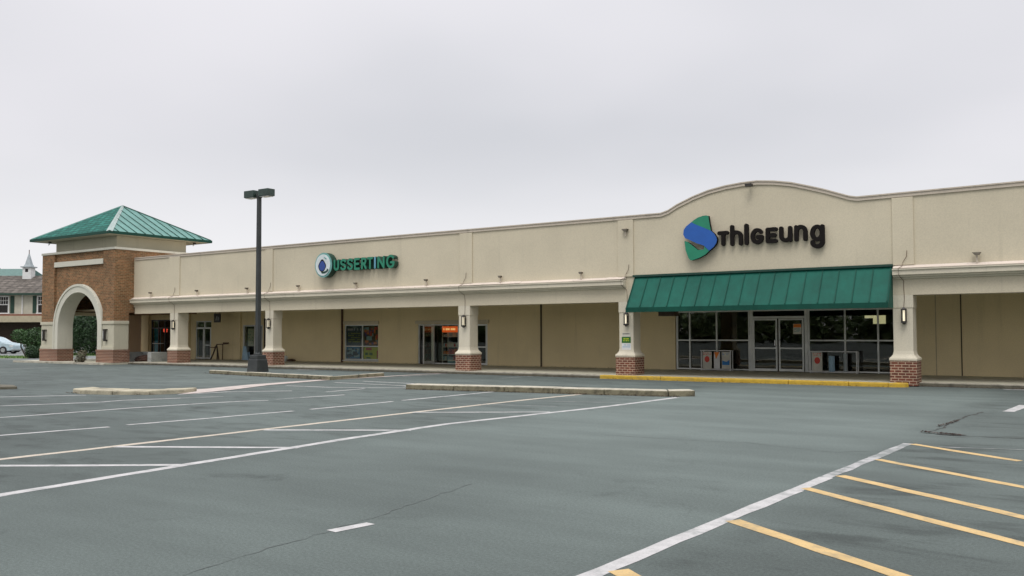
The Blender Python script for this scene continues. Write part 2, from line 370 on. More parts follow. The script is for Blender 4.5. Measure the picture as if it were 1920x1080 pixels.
def island(name, front, back, h, capw, mats, infill):
    poly = front+back[::-1]
    mb = MB()
    # kerb stones along the front edge, infill behind
    sp = [Vector(p) for p in front]
    inner = [p+(Vector(b)-p).normalized()*capw for p, b in zip(sp, [Vector(b) for b in back])]
    mb.mat(0)
    for i in range(len(sp)-1):
        a, b, c, d = sp[i], sp[i+1], inner[i+1], inner[i]; n = max(1, int((b-a).length/1.1))
        for k in range(n):
            t0, t1 = k/n+.004, (k+1)/n-.004; hh = h+rnd.uniform(-.012, .008); o = Vector((0, rnd.uniform(-.02, .02)))
            q = [a.lerp(b, t0)+o, a.lerp(b, t1)+o, d.lerp(c, t1), d.lerp(c, t0)]
            mb.prism([tuple(v) for v in q], 'z', -.1, hh)
    if infill:
        mb.mat(1).prism([tuple(v) for v in inner]+back[::-1], 'z', -.1, h-.01)
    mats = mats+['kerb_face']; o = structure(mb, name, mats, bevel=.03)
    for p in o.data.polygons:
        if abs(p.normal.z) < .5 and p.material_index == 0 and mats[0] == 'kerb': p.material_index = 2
    return o
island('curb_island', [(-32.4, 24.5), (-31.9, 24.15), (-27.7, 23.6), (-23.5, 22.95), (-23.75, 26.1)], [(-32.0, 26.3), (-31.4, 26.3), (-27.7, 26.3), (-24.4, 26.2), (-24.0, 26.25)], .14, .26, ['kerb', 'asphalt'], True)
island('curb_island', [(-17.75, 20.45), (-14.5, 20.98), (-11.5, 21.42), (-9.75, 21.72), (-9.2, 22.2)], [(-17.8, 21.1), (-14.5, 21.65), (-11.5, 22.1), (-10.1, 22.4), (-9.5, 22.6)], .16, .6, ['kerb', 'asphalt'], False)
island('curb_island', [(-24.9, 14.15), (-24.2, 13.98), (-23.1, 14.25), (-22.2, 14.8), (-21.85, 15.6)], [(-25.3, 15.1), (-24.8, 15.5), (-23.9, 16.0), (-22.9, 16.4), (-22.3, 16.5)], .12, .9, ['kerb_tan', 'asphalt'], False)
mb = MB(); mb.prism([(-29.1, 13.75), (-28.3, 13.7), (-28.1, 14.2), (-28.9, 14.5), (-29.6, 14.4)], 'z', -.1, .09); structure(mb, 'curb_island', 'kerb_dark', bevel=.03)
# pale concrete gutter running from the small island to the arcade
pts = [(-22.2, 15.5), (-22.5, 17.4), (-23.3, 19.6), (-23.75, 22.75), (-23.55, 26.3), (-23.4, 29.2)]; wd = [1.5, 1.15, .8, .5, .3, .18]
mb = MB(); L_, R_ = [], []
for i, p in enumerate(pts):
    L_.append((p[0]-wd[i]/2, p[1])); R_.append((p[0]+wd[i]/2, p[1]))
for i in range(len(pts)-1): mb.add([(*L_[i], .012), (*R_[i], .012), (*R_[i+1], .012), (*L_[i+1], .012)], [(0, 1, 2, 3)])
structure(mb, 'gutter', 'pink_concrete')

# ---------------------------------------------------------------- painted markings
LZ = [.0015]
def line(pts, wd, m, jit=.012, z=None):
    LZ[0] += .00005; z = LZ[0]; out = []
    for i in range(len(pts)-1):
        a, b = Vector(pts[i]), Vector(pts[i+1]); n = max(1, int((b-a).length/.35))
        for k in range(n): out.append(a.lerp(b, k/n))
    out.append(Vector(pts[-1]))
    sp = strip_pts([tuple(p) for p in out], wd); mb = MB(); vs = []
    for a, b in sp:
        vs += [(a.x+rnd.uniform(-jit, jit), a.y+rnd.uniform(-jit, jit), z), (b.x+rnd.uniform(-jit, jit), b.y+rnd.uniform(-jit, jit), z)]
    mb.add(vs, [(2*i, 2*i+1, 2*i+3, 2*i+2) for i in range(len(sp)-1)])
    return structure(mb, 'parking_line', m)
W, WW, T, YL, F = 'paint_white', 'paint_white_worn', 'paint_tan', 'paint_yellow', 'paint_faint'
line([(-9.66, 1.5), (-9.68, 4.6), (-9.85, 6.2), (-10.0, 8.0), (-10.2, 10.2), (-10.3, 13), (-10.0, 15.4), (-9.7, 17.6), (-9.55, 19.5), (-9.45, 21.6)], .17, W)
line([(-12.47, 2.5), (-12.47, 6.2), (-12.44, 10.8), (-12.42, 14.5), (-12.33, 19.0), (-12.15, 21.3)], .16, T)
for a, b in (((-12.2, 5.55), (-10.0, 7.1)), ((-12.4, 7.72), (-10.0, 9.15)), ((-12.35, 10.5), (-10.15, 11.85))): line([a, b], .15, W)
line([(-12.42, 14.55), (-10.0, 16.2)], .14, W); line([(-12.45, 17.06), (-10.6, 17.5)], .09, F); line([(-12.0, 18.6), (-9.9, 19.3)], .08, F)

line([(-15.6, 6.0), (-15.3, 8.4), (-15.15, 9.3)], .12, W); line([(-15.2, 9.7), (-15.0, 11.4), (-14.95, 12.4), (-14.85, 13.4)], .12, W); line([(-14.85, 13.9), (-14.82, 15.8), (-14.82, 16.6)], .12, W); line([(-14.85, 17.0), (-14.82, 20.9)], .13, W)
line([(-18.85, 8.0), (-18.65, 10.0), (-18.6, 11.9), (-18.3, 13.8), (-18.1, 14.6), (-17.75, 15.2)], .12, W); line([(-17.85, 15.5), (-17.8, 16.35)], .08, WW); line([(-17.8, 16.35), (-17.55, 17.7)], .13, W)
line([(-22.2, 9.8), (-21.3, 11.6), (-20.85, 12.6), (-20.95, 13.2), (-20.35, 14.5)], .13, W); line([(-20.35, 14.5), (-19.9, 15.5)], .10, WW); line([(-25.6, 11.2), (-23.6, 13.8)], .13, W); line([(-21.6, 15.3), (-21.4, 16.8), (-20.1, 18.1)], .14, W)
line([(-22.3, 19.8), (-20.4, 19.9), (-19.1, 20.5), (-18.0, 21.0)], .13, W); line([(-18.9, 18.3), (-19.0, 20.0)], .12, W); line([(-22.3, 22.0), (-19.0, 21.8), (-17.9, 21.2)], .13, W); line([(-22.0, 23.1), (-19.6, 22.9), (-17.9, 21.9)], .13, W)
line([(-19.05, 27.4), (-18.8, 29.2)], .10, WW); line([(-45, 21.6), (-45.05, 24.3)], .12, WW); line([(-41.9, 26.9), (-41.8, 28.8)], .12, WW); line([(-33.0, 14.9), (-34.5, 16.6)], .12, 'kerb_tan'); line([(-47.4, 24.0), (-47.0, 27.4)], .12, F)
line([(-31.75, 28.9), (-30.7, 29.1)], .22, W)
line([(-23.15, 26.5), (-23.05, 29.2)], .1, W)
line([(-3.14, 3.2), (-3.05, 5.3), (-2.95, 7.4), (-2.84, 9.6)], .145, W); line([(-2.84, 9.6), (-2.80, 10.6)], .145, W); line([(-2.80, 10.6), (-2.70, 12.6)], .14, WW); line([(-2.70, 12.6), (-2.61, 14.5)], .14, WW)
line([(-2.55, 14.47), (-1.26, 13.46), (-1.05, 13.33)], .14, YL); line([(-2.63, 12.48), (-.84, 11.1), (.9, 9.78)], .14, YL); line([(-2.70, 10.84), (-.71, 9.32), (1.0, 8.02)], .14, YL)
line([(-2.80, 9.76), (-.63, 8.14), (1.2, 6.78)], .145, YL); line([(-2.86, 7.74), (-1.21, 6.58), (.8, 5.15)], .155, YL); line([(-2.95, 5.68), (-1.3, 4.5), (.6, 3.15)], .155, YL)
line([(-2.16, 14.32), (-1.1, 14.6), (.5, 15.0)], .06, F); line([(-1.88, 21.4), (-1.72, 23.5)], .22, W); line([(-5.55, 5.43), (-5.49, 5.85)], .11, W); line([(-2.7, 29.55), (-1.9, 29.75)], .2, W)

simple('crack_dark', (.03, .03, .026), .9)
def crack(pts, wd, m='crack_dark', z=.003):
    out = []
    for i in range(len(pts)-1):
        a, b = Vector(pts[i]), Vector(pts[i+1]); n = max(1, int((b-a).length/.12))
        for k in range(n): out.append(a.lerp(b, k/n)+Vector((rnd.uniform(-.035, .035), rnd.uniform(-.035, .035))))
    sp = strip_pts([tuple(p) for p in out], 1); vs = []
    for i, (a, b) in enumerate(sp):
        c = (a+b)/2; h = (a-b)*wd*rnd.uniform(.15, .9)/2
        vs += [(c.x+h.x, c.y+h.y, z), (c.x-h.x, c.y-h.y, z)]
    return structure(MB().add(vs, [(2*i, 2*i+1, 2*i+3, 2*i+2) for i in range(len(sp)-1)]), 'pavement_crack', m)
simple('crack_tar', (.078, .092, .086), .8)
crack([(-7.04, 13.05), (-5.6, 13.1), (-4.68, 13.3), (-3.3, 12.9), (-2.6, 13.5)], .02, 'crack_tar'); crack([(-5.4, 3.6), (-5.54, 5.0), (-5.7, 6.4), (-6.0, 8.1)], .022, 'crack_tar')
crack([(-2.72, 16.25), (-2.4, 16.05), (-2.0, 16.0), (-1.2, 16.2), (-.2, 16.6)], .045); crack([(-2.66, 16.3), (-2.5, 17.2), (-2.55, 18.2), (-2.45, 19.9), (-2.3, 21.2)], .07)
crack([(-2.55, 18.4), (-2.4, 18.7)], .1)
mb = MB(); pl = []
for i in range(24):
    a = i/24*2*math.pi; q = rnd.uniform(.8, 1.1); pl.append((-2.25+.24*q*math.cos(a), 16.12+.16*q*math.sin(a), .006))
mb.add(pl, [tuple(range(24))]); structure(mb, 'manhole_patch', 'crack_dark')

# ---------------------------------------------------------------- the strip building
YF, YW, XL, XR = 29.7, 35.07, -46.0, 13.0
B = thing('shop_building', (-20, 35, 0), 'long single storey beige stucco shopping building with a covered arcade and green awning', 'building')
arch = [(-13.54, 5.99), (-13.25, 6.07), (-12.91, 6.25), (-12.29, 6.49), (-11.7, 6.66), (-11.1, 6.76), (-10.5, 6.81), (-9.97, 6.82), (-9.4, 6.76), (-8.8, 6.65), (-8.2, 6.47), (-7.7, 6.31), (-7.33, 6.17), (-6.95, 6.03), (-6.72, 5.98)]
top = [(XL, 5.97), (-30, 6.0)]+arch+[(-2, 6.03), (XR, 6.03)]
poly = top+[(XR, 2.84), (-5.12, 2.84), (-5.12, 2.84), (-5.72, 2.84), (-14.69, 2.84), (XL, 2.84)]
poly = [(XL, 2.84)]+top+[(XR, 2.84)]
mb = MB()
# facade in strips between outline points so that every face is convex
xs = [p[0] for p in top]
for (x0, z0), (x1, z1) in zip(top[:-1], top[1:]): mb.prism([(x0, 2.84), (x1, 2.84), (x1, z1), (x0, z0)], 'y', YF, YF+.35)
mb.build('facade_wall', 'stucco', B)
mb = MB()
for (x0, z0), (x1, z1) in zip(top[:-1], top[1:]): mb.prism([(x0, z0-.085), (x1, z1-.085), (x1, z1+.02), (x0, z0+.02)], 'y', YF-.045, YF-.001).prism([(x0, z0+.02), (x1, z1+.02), (x1, z1+.06), (x0, z0+.06)], 'y', YF-.075, YF+.40)
mb.build('parapet_cap', 'parapet_metal', B)
for x0, x1 in ((-42.8, -41.86), (-34.95, -34.4), (-22.75, -22.1), (-15.3, -14.66), (-5.68, -5.06)):
    MB().box(x0, x1, YF-.05, YF-.002, 3.77, 5.89).build('pilaster', 'stucco', B, bevel=.01)
MB().box(5.0, 5.6, YF-.05, YF-.002, 3.77, 5.93).build('pilaster', 'stucco', B, bevel=.01)
prof = [(YF, 3.34), (YF-.06, 3.34), (YF-.06, 3.385), (YF-.16, 3.40), (YF-.16, 3.44), (YF-.25, 3.46), (YF-.25, 3.60), (YF-.29, 3.61), (YF-.29, 3.645), (YF, 3.66)]
for x0, x1 in ((XL-.32, -14.98), (-5.66, XR)):
    MB().prism([(a, b) for a, b in prof], 'x', x0, x1).build('cornice', 'stucco_trim', B)
    mb = MB(); x = x0
    while x < x1:
        x2 = min(x+rnd.uniform(3, 4.2), x1); e = rnd.uniform(0, .012)
        mb.prism([(YF-.20, 3.66+e), (YF-.20, 3.68+e), (YF-.005, 3.765+e), (YF-.005, 3.66+e)], 'x', x+.004, x2-.004); x = x2
    mb.build('ledge_flashing', 'ledge_metal', B)
MB().box(XL, XR, YF+.36, YF+.62, 2.84, 3.2).build('beam', 'stucco', B)
# arcade ceiling and roof deck
MB().box(XL-8.5, XR, YF+.63, YW, 3.12, 3.2).build('soffit', 'soffit', B)
MB().box(XL+.2, XR, YF+.42, 50, 5.3, 5.4).build('roof', 'parapet_metal', B)
MB().box(XL-.2, XL, YF+.0, 50, 3.21, 5.96).box(XR, XR+.2, YF, 50, 0, 5.9).box(XL-.2, XR, 50, 50.2, 0, 5.9).build('end_wall', 'stucco', B)

# columns: brick foot, flared stucco shaft
for cx0, cx1 in ((-42.72, -42.03), (-34.97, -34.38), (-22.86, -22.25), (-15.31, -14.69), (-5.73, -5.12)):
    c = (cx0+cx1)/2; h = (cx1-cx0)/2; cyy = YF+h
    mb = MB(); mb.box(cx0, cx1, YF, YF+2*h, 2.44, 2.84)
    rings = [[(c-q, cyy-q, z), (c+q, cyy-q, z), (c+q, cyy+q, z), (c-q, cyy+q, z)] for z, q in ((.80, h+.10), (.86, h+.10), (.885, h+.085), (.93, h+.04), (.99, h+.002), (1.1, h-.018), (2.43, h-.018), (2.44, h-.005))]
    mb.loft(rings)
    o = mb.build('column', 'stucco_trim', B, bevel=.008)
    mb = MB(); mb.box(c-h-.085, c+h+.085, cyy-h-.085, cyy+h+.085, 0.02, .80); mb.build('brick_foot', 'brick_pier', o, bevel=.008)

# back wall of the arcade with its openings
ops = [(-52.5, -50.3, .13, 2.62), (-47.8, -46.25, .13, 2.5), (-43.25, -41.5, .13, 2.22), (-34.85, -32.35, .25, 2.17), (-29.62, -25.2, .14, 2.16), (-15.4, -6.0, .14, 2.6)]
mb = MB(); x = -54.6
for a, b, z0, z1 in ops:
    mb.box(x, a, YW, YW+.25, .1, 3.3)
    if z0 > .2: mb.box(a, b, YW, YW+.25, .1, z0)
    mb.box(a, b, YW, YW+.25, z1, 3.3); x = b
mb.box(x, XR, YW, YW+.25, .1, 3.3); mb.build('arcade_wall', 'stucco_wall', B)
MB().box(-54.62, -53.45, YW-.06, YW-.003, .1, 3.1).build('brick_panel', 'brick_tower', B)
for x0, x1, d in ((-53.4, -52.62, .10), (-43.95, -43.4, .12), (-16.9, -16.6, .0), (-48.75, -48.3, .12)):
    if d: MB().box(x0, x1, YW-d, YW-.003, .12, 3.1).build('wall_pilaster', 'stucco_wall', B, bevel=.01)
# header panels
MB().box(-34.9, -32.3, YW-.05, YW-.003, 2.19, 2.36).build('header_panel', 'stucco', B, bevel=.008); MB().box(-29.75, -25.1, YW-.05, YW-.003, 2.18, 2.34).build('header_panel', 'stucco', B, bevel=.008)
# joints and pipes
MB().box(-35.03, -34.92, YW-.07, YW-.003, .12, 3.1).build('downpipe', 'rust', B); MB().box(-22.15, -22.07, YW-.03, YW-.003, .12, 3.1).build('wall_joint', 'joint', B)
MB().box(-4.5, -4.46, YW-.012, YW-.003, .12, 3.1).build('wall_joint', 'joint', B); MB().box(-5.32, -5.29, YW-.008, YW-.003, .12, 3.1).build('wall_joint', 'soffit', B); MB().box(-41.35, -41.1, YW-.05, YW-.003, .12, 2.6).build('service_panel', 'dark_brown', B)

def pane(parent, x0, x1, z0, z1, y=YW+.10): MB().box(x0, x1, y, y+.008, z0, z1).build('pane', 'glass', parent)
def bars(mb, xs_, zs_, x0, x1, z0, z1, t=.05, y0=YW+.05, y1=YW+.15):
    for q in xs_:
        if isinstance(q, tuple): q, tt = q
        else: tt = t
        mb.box(q-tt/2, q+tt/2, y0, y1, z0, z1)
    for q in zs_: mb.box(x0, x1, y0+.006, y1-.006, q-t/2, q+t/2)
# storefront under the awning
for x0, x1, v in ((-15.37, -12.2, [(-15.34, .07), -14.77, -13.59, (-12.22, .06)]), (-9.86, -6.02, [(-9.84, .06), -8.48, -7.29, (-6.04, .07)])):
    mb = MB(); bars(mb, v, [.18, 1.37, 2.56], x0, x1, .14, 2.6, .055); o = mb.build('window', 'aluminium', B, bevel=.006)
    q = [(a[0] if isinstance(a, tuple) else a) for a in v]
    for a, b in zip(q[:-1], q[1:]):
        pane(o, a+.02, b-.02, .2, 1.35); pane(o, a+.02, b-.02, 1.39, 2.54)
mb = MB(); bars(mb, [(-12.12, .12), (-9.94, .12)], [], 0, 0, .14, 2.6, .06); mb.box(-12.06, -10.0, YW+.06, YW+.14, 2.54, 2.6).box(-12.06, -10.0, YW+.04, YW+.16, 2.24, 2.33)
o = mb.build('door_frame', 'aluminium', B, bevel=.006); pane(o, -12.06, -10.0, 2.34, 2.53)
for x0, x1 in ((-12.04, -11.06), (-11.0, -10.02)):
    mb = MB(); bars(mb, [x0+.03, x1-.03], [.19, 1.06, 2.2], x0, x1, .15, 2.23, .06, YW+.0, YW+.05); mb.box(x0, x1, YW-.004, YW+.05, .15, .25)
    o = mb.build('door', 'aluminium', B, bevel=.006); pane(o, x0+.05, x1-.05, .25, 2.18, YW+.02)
    hx = x1-.06 if x0 < -11.5 else x0+.06
    MB().tube([(hx, YW-.01, 1.15), (hx, YW-.09, 1.17), (hx, YW-.09, 1.38), (hx, YW-.01, 1.4)], .018, 8).build('handle', 'chrome', o)
# poster window
mb = MB(); bars(mb, [(-34.82, .05), -33.55, (-32.38, .05)], [.29, 1.0, 2.14], -34.85, -32.35, .25, 2.17, .05); o = mb.build('window', 'aluminium', B)
for a, b in ((-34.8, -33.58), (-33.52, -32.4)): pane(o, a, b, .32, .97, YW+.05+.02); pane(o, a, b, 1.03, 2.11, YW+.07)
MB().box(-34.95, -32.3, YW-.06, YW+.04, .20, .25).build('window_sill', 'white_paint', B)
# shop entrance with one leaf standing open
mb = MB(); bars(mb, [(-29.58, .06), (-28.70, .10), (-27.03, .06), (-26.1, .06), (-25.24, .06)], [2.12], -29.62, -25.2, .14, 2.16, .05); mb.box(-28.7, -25.2, YW+.04, YW+.14, .14, .2)
o = mb.build('door_frame', 'aluminium', B); pane(o, -28.64, -27.06, .21, 2.1); pane(o, -26.98, -26.12, .21, 2.1)
mb = MB(); bars(mb, [], [], 0, 0, 0, 0); D0 = (-28.5, YW-.02)
mb.box(-28.56, -28.50, YW-.85, YW-.80, .16, 2.1).box(-28.56, -28.50, YW-.06, YW-.01, .16, 2.1).box(-28.555, -28.505, YW-.80, YW-.06, 2.03, 2.1).box(-28.555, -28.505, YW-.80, YW-.06, .16, .3)
o = mb.build('door', 'white_paint', B, label='white shop door leaf standing open'); MB().box(-28.534, -28.526, YW-.8, YW-.06, .3, 2.03).build('pane', 'glass', o)
for x0, x1 in ((-29.52, -28.78), (-26.06, -25.3)):
    mb = MB(); bars(mb, [x0+.03, x1-.03], [.2, 2.08], x0, x1, .15, 2.11, .05, YW+.06, YW+.11); mb.box(x0, x1, YW+.05, YW+.1, .98, 1.04)
    o = mb.build('door', 'bronze' if x0 < -28 else 'aluminium', B); pane(o, x0+.04, x1-.04, .2, 2.06, YW+.08)
# three glazed openings in the far bays
mb = MB(); bars(mb, [(-52.46, .1), -51.75, -51.05, (-50.34, .08)], [2.08, 2.58, .17], -52.5, -50.3, .13, 2.62, .07); o = mb.build('window', 'bronze', B); pane(o, -52.4, -50.4, .2, 2.05); pane(o, -52.4, -50.4, 2.12, 2.54)
MB().tube([(-52.2, YW-.02, 1.08), (-52.2, YW-.06, 1.08), (-51.1, YW-.06, 1.08), (-51.1, YW-.02, 1.08)], .025, 6).build('push_bar', 'aluminium', o)
mb = MB(); bars(mb, [(-47.77, .06), (-46.98, .06), (-46.28, .06)], [2.08, 2.46, .17], -47.8, -46.25, .13, 2.5, .06); o = mb.build('door_frame', 'aluminium', B); pane(o, -47.74, -47.0, 2.1, 2.44); pane(o, -46.95, -46.3, 2.1, 2.44)
for x0, x1 in ((-47.74, -47.01), (-46.95, -46.31)):
    mb = MB(); bars(mb, [x0+.025, x1-.025], [.2, 2.03]+([1.0] if x0 > -47 else []), x0, x1, .15, 2.05, .05, YW, YW+.05); o = mb.build('door', 'aluminium', B); pane(o, x0+.04, x1-.04, .2, 2.0, YW+.02)
mb = MB(); bars(mb, [(-43.2, .1), (-42.2, .08), (-41.55, .08)], [.18, 2.17], -43.25, -41.5, .13, 2.22, .08, YW-.01, YW+.1); o = mb.build('door', 'white_paint', B); pane(o, -43.15, -42.2, .2, 2.14, YW+.05); pane(o, -42.16, -41.58, .2, 2.14, YW+.05)

# dark shop rooms behind the glass
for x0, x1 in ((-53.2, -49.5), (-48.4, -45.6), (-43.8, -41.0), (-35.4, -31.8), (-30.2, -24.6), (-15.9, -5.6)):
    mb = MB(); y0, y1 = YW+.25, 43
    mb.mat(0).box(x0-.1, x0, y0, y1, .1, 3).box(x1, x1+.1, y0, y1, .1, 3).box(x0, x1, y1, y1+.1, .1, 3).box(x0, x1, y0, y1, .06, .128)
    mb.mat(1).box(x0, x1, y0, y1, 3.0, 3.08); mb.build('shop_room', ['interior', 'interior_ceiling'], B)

# awning: sloping standing seam sheet on the facade between the last two columns
aw0, aw1 = -14.62, -5.70
A = MB(); ty, tz, by, bz = YF-.02, 3.74, YF-.76, 2.60
A.prism([(ty, tz), (ty, tz-.05), (by+.05, bz-.03), (by, bz-.03), (by, bz)], 'x', aw0, aw1)
A.mat(1).box(aw0-.01, aw1+.01, by-.015, by+.04, bz-.17, bz-.004); A.mat(0)
A.prism([(YF-.003, tz-.02), (by+.04, bz-.03), (by+.04, bz-.16), (YF-.003, bz-.16)], 'x', aw0-.006, aw0+.02)
A.prism([(YF-.003, tz-.02), (by+.04, bz-.03), (by+.04, bz-.16), (YF-.003, bz-.16)], 'x', aw1-.02, aw1+.006)
n = 17
for i in range(n+1):
    x = aw0+.03+(aw1-aw0-.06)*i/n
    A.mat(1).prism([(ty, tz+.003), (ty, tz+.045), (by-.012, bz+.042), (by-.012, bz+.002)], 'x', x-.014, x+.014)
o = A.build('awning', ['green_metal', 'green_trim'], B)
MB().box(aw0-.05, aw1+.03, YF-.10, YF-.003, tz+.0, tz+.075).build('awning_flashing', 'sign_dark', o)
MB().box(-13.9, -13.3, YF+.45, YF+.9, 2.3, 2.55).build('junction_box', 'dark_brown', o)

# ---------------------------------------------------------------- arched brick tower
Tw = thing('entry_tower', (-49.9, 31, 0), 'brick corner tower with a white trimmed arch and green hipped metal roof', 'tower')
x0, x1, y0, y1 = -53.7, -46.1, 28.5, 33.9
ax0, ax1, acx, spr, rad = -51.84, -47.68, -49.76, 2.05, 2.08
TK = .9
def arcpts(c, s_, r_, n=28, a0=math.pi, a1=0): return [(c+r_*math.cos(a0+(a1-a0)*i/n), s_+r_*math.sin(a0+(a1-a0)*i/n)) for i in range(n+1)]
# brick front above the piers, cut by the arch; side panels stand 12 cm proud
mb = MB(); ar = arcpts(acx, spr, 2.56)
yf = y0+.12
mb.box(x0, ax0-.5, y0, y0+TK, 2.44, 6.45)
mb.box(ax1+.46, x1, y0, y0+TK, 2.44, 6.45)
for (a, b), (c, d) in zip(ar[:-1], ar[1:]):
    lo, hi = max(a, ax0-.5), min(c, ax1+.46)
    if hi <= lo: continue
    f0 = b+(d-b)*(lo-a)/(c-a) if c > a else b; f1 = b+(d-b)*(hi-a)/(c-a) if c > a else d
    mb.prism([(lo, max(f0, 2.44)), (hi, max(f1, 2.44)), (hi, 6.45), (lo, 6.45)], 'y', yf, y0+TK-.01)
mb.box(x1-.3, x1, y0+TK, y1, 2.9, 6.45); mb.box(x0, x0+.3, y0+TK, y1, 3.05, 6.45); mb.box(x0+.3, x1-.3, y1-.4, y1, 2.9, 6.45)
mb.build('brick_wall', 'brick_tower', Tw)
# arch trim ring with its deep soffit
mb = MB(); inn = arcpts(acx, spr, rad); out = arcpts(acx, spr, 2.56)
inn = [(ax0, .82)]+inn+[(ax1, .82)]; out = [(acx-2.56, .82)]+out+[(acx+2.56, .82)]
for k in range(len(inn)-1):
    a, b, c, d = inn[k], inn[k+1], out[k+1], out[k]; mb.prism([a, b, c, d], 'y', y0-.03, y0+TK)
    m1 = lambda p, q, t: (p[0]+(q[0]-p[0])*t, p[1]+(q[1]-p[1])*t)
    mb.prism([m1(a, d, .72), m1(b, c, .72), m1(b, c, .98), m1(a, d, .98)], 'y', y0-.07, y0-.031)
mb.build('arch_trim', 'tower_trim', Tw)
for px0, px1, sx in ((x0, ax0-.52, 0), (ax1+.50, x1, 1)):
    for py0, py1 in ((y0, y0+TK), (y1-TK, y1)):
        if sx and py0 != y0: continue
        mb = MB(); front = py0 == y0
        xx0, xx1 = (px0, px1) if front else ((x0, ax0) if not sx else (ax1, x1))
        mb.box(xx0, xx1, py0, py1, .82, 2.26).box(xx0-.05, xx1+(.05 if sx else 0), py0-.05, py1, 2.26, 2.44)
        mb.prism([(xx0-.06, .82), (xx0+.0, 1.0), (xx1-.0, 1.0), (xx1+(.06 if sx else 0), .82)], 'y', py0-.05, py0-.002)
        if py0 != y0:
            MB().box(xx0, xx1, py0, py1, .05, 2.9).build('pier', 'stucco_tan', Tw, bevel=.01); continue
        o = mb.build('pier', 'stucco_tower', Tw, bevel=.01)
        bx0, bx1 = (x0-.06, ax0+.04) if not sx else (ax1-.04, x1+.06)
        mb = MB(); mb.box(bx0, bx1, py0-.06, py1+.04, .05, .72).box(bx0-.02, bx1+.02, py0-.08, py1+.06, .72, .82); mb.build('brick_foot', 'brick_pier', o)
MB().box(ax0-.52, ax1+.43, y0-.02, y0+.115, 5.68, 5.98).build('stone_band', 'tower_trim', Tw, bevel=.01)
MB().box(x0-.05, x1+.05, y0-.05, y1+.05, 6.45, 6.58).build('coping', 'tower_trim', Tw, bevel=.01)
MB().box(-53.1, -46.75, 29.0, 33.55, 6.58, 7.28).build('frieze_wall', 'stucco_tower', Tw)
MB().box(x0+.3, x1-.3, y0+TK, y1-.4, 4.75, 4.85).box(x0+.01, x0+.5, y0+TK, y1-TK, 2.85, 3.05).build('soffit', 'stucco_tower', Tw)
ex0, ex1, ey0, ey1, ez = -54.2, -45.9, 28.03, 34.72, 7.42; apx, apy, apz = -50.05, 31.4, 9.52
o = MB().box(ex0+.06, ex1-.06, ey0+.06, ey1-.06, ez-.13, ez-.06).build('eave_soffit', 'stucco_tower', Tw)
rf = MB(); cs = [(ex0, ey0), (ex1, ey0), (ex1, ey1), (ex0, ey1)]
for i in range(4):
    a, b = cs[i], cs[(i+1) % 4]; rf.mat(1 if i in (0, 3) else 0).add([(*a, ez), (*b, ez), (apx, apy, apz)], [(0, 1, 2)])
rf.mat(0).add([(*c, ez-.01) for c in cs], [(3, 2, 1, 0)])
ro = rf.build('roof', ['green_roof', 'green_shingle'], Tw)
mb = MB()
for i in range(4):
    a, b = Vector((*cs[i], 0)), Vector((*cs[(i+1) % 4], 0)); d = (b-a).normalized(); n_ = Vector((d.y, -d.x, 0))*.05
    z0, z1 = ez-.14, ez+.015
    q = [a+n_-d*.05, b+n_+d*.05, b-n_*.5, a-n_*.5]
    mb.prism([(v.x, v.y) for v in q], 'z', z0, z1)
mb.build('gutter', 'green_edge', ro)
mb = MB(); n = 12       # standing seams of the right-hand slope, and of the hidden back
for i in range(1, n):
    t = i/n; yy = ey0+(ey1-ey0)*t; half = (apy-ey0) if yy < apy else (ey1-apy); k = (yy-ey0)/(apy-ey0) if yy < apy else (ey1-yy)/(ey1-apy)
    xt = ex1+(apx-ex1)*k; zt = ez+(apz-ez)*k
    mb.prism([(ex1, ez+.003), (ex1, ez+.04), (xt, zt+.035), (xt, zt+.003)], 'y', yy-.022, yy+.022)
mb.build('standing_seam', 'green_edge', ro)
for i, (m, wd_) in enumerate((('green_roof', .05), ('hip_metal', .17), ('green_edge', .06), ('green_edge', .05))):
    a = Vector((*cs[i], ez+.01)); b = Vector((apx, apy, apz+.02)); d = (b-a).normalized(); sd_ = d.cross(Vector((0, 0, 1))).normalized()*wd_; up = Vector((0, 0, .045))
    mb = MB(); mb.add([a-sd_-up*.6, a+up, a+sd_-up*.6, b-sd_*.5-up*.6, b+up, b+sd_*.5-up*.6], [(0, 1, 4, 3), (1, 2, 5, 4), (0, 2, 1), (3, 4, 5), (0, 3, 5, 2)]); mb.build('hip_cap', m, ro)

# ---------------------------------------------------------------- lamp post
P = thing('parking_lamp_post', (-29.1, 24.35, .12), 'dark metal parking lot lamp post with two box lamps on a flared concrete foot', 'lamp post')
cx_, cy_ = -29.1, 24.35
MB().frustum(cx_, cy_, .12, .62, .315, .315, .27, .27).frustum(cx_, cy_, .62, .66, .275, .275, .25, .25).frustum(cx_, cy_, .66, .82, .24, .24, .23, .23).build('base', 'pole_paint', P, bevel=.02)
MB().cyl((cx_, cy_), .82, .86, .17).cyl((cx_, cy_), .86, .94, .13, .09).build('base_collar', 'pole_paint', P)
MB().frustum(cx_, cy_, .86, 7.45, .088, .088, .07, .07).box(cx_-.09, cx_+.09, cy_-.09, cy_+.09, 7.3, 7.46).build('pole', 'pole_paint', P, bevel=.01)
for s_, dz in ((-1, 0), (1, 0)):
    xa, xb = (cx_-.74, cx_-.15) if s_ < 0 else (cx_+.15, cx_+.74)
    o = MB().box(xa, xb, cy_-.19, cy_+.19, 7.33, 7.62).build('lamp_head', 'lamp_box', P, bevel=.015)
    MB().box(xa+.05, xb-.05, cy_-.15, cy_+.15, 7.305, 7.327).build('lens', 'lens', o)
    MB().box(min(cx_+s_*.091, cx_+s_*.149), max(cx_+s_*.091, cx_+s_*.149), cy_-.05, cy_+.05, 7.36, 7.46).build('arm', 'lamp_box', P)

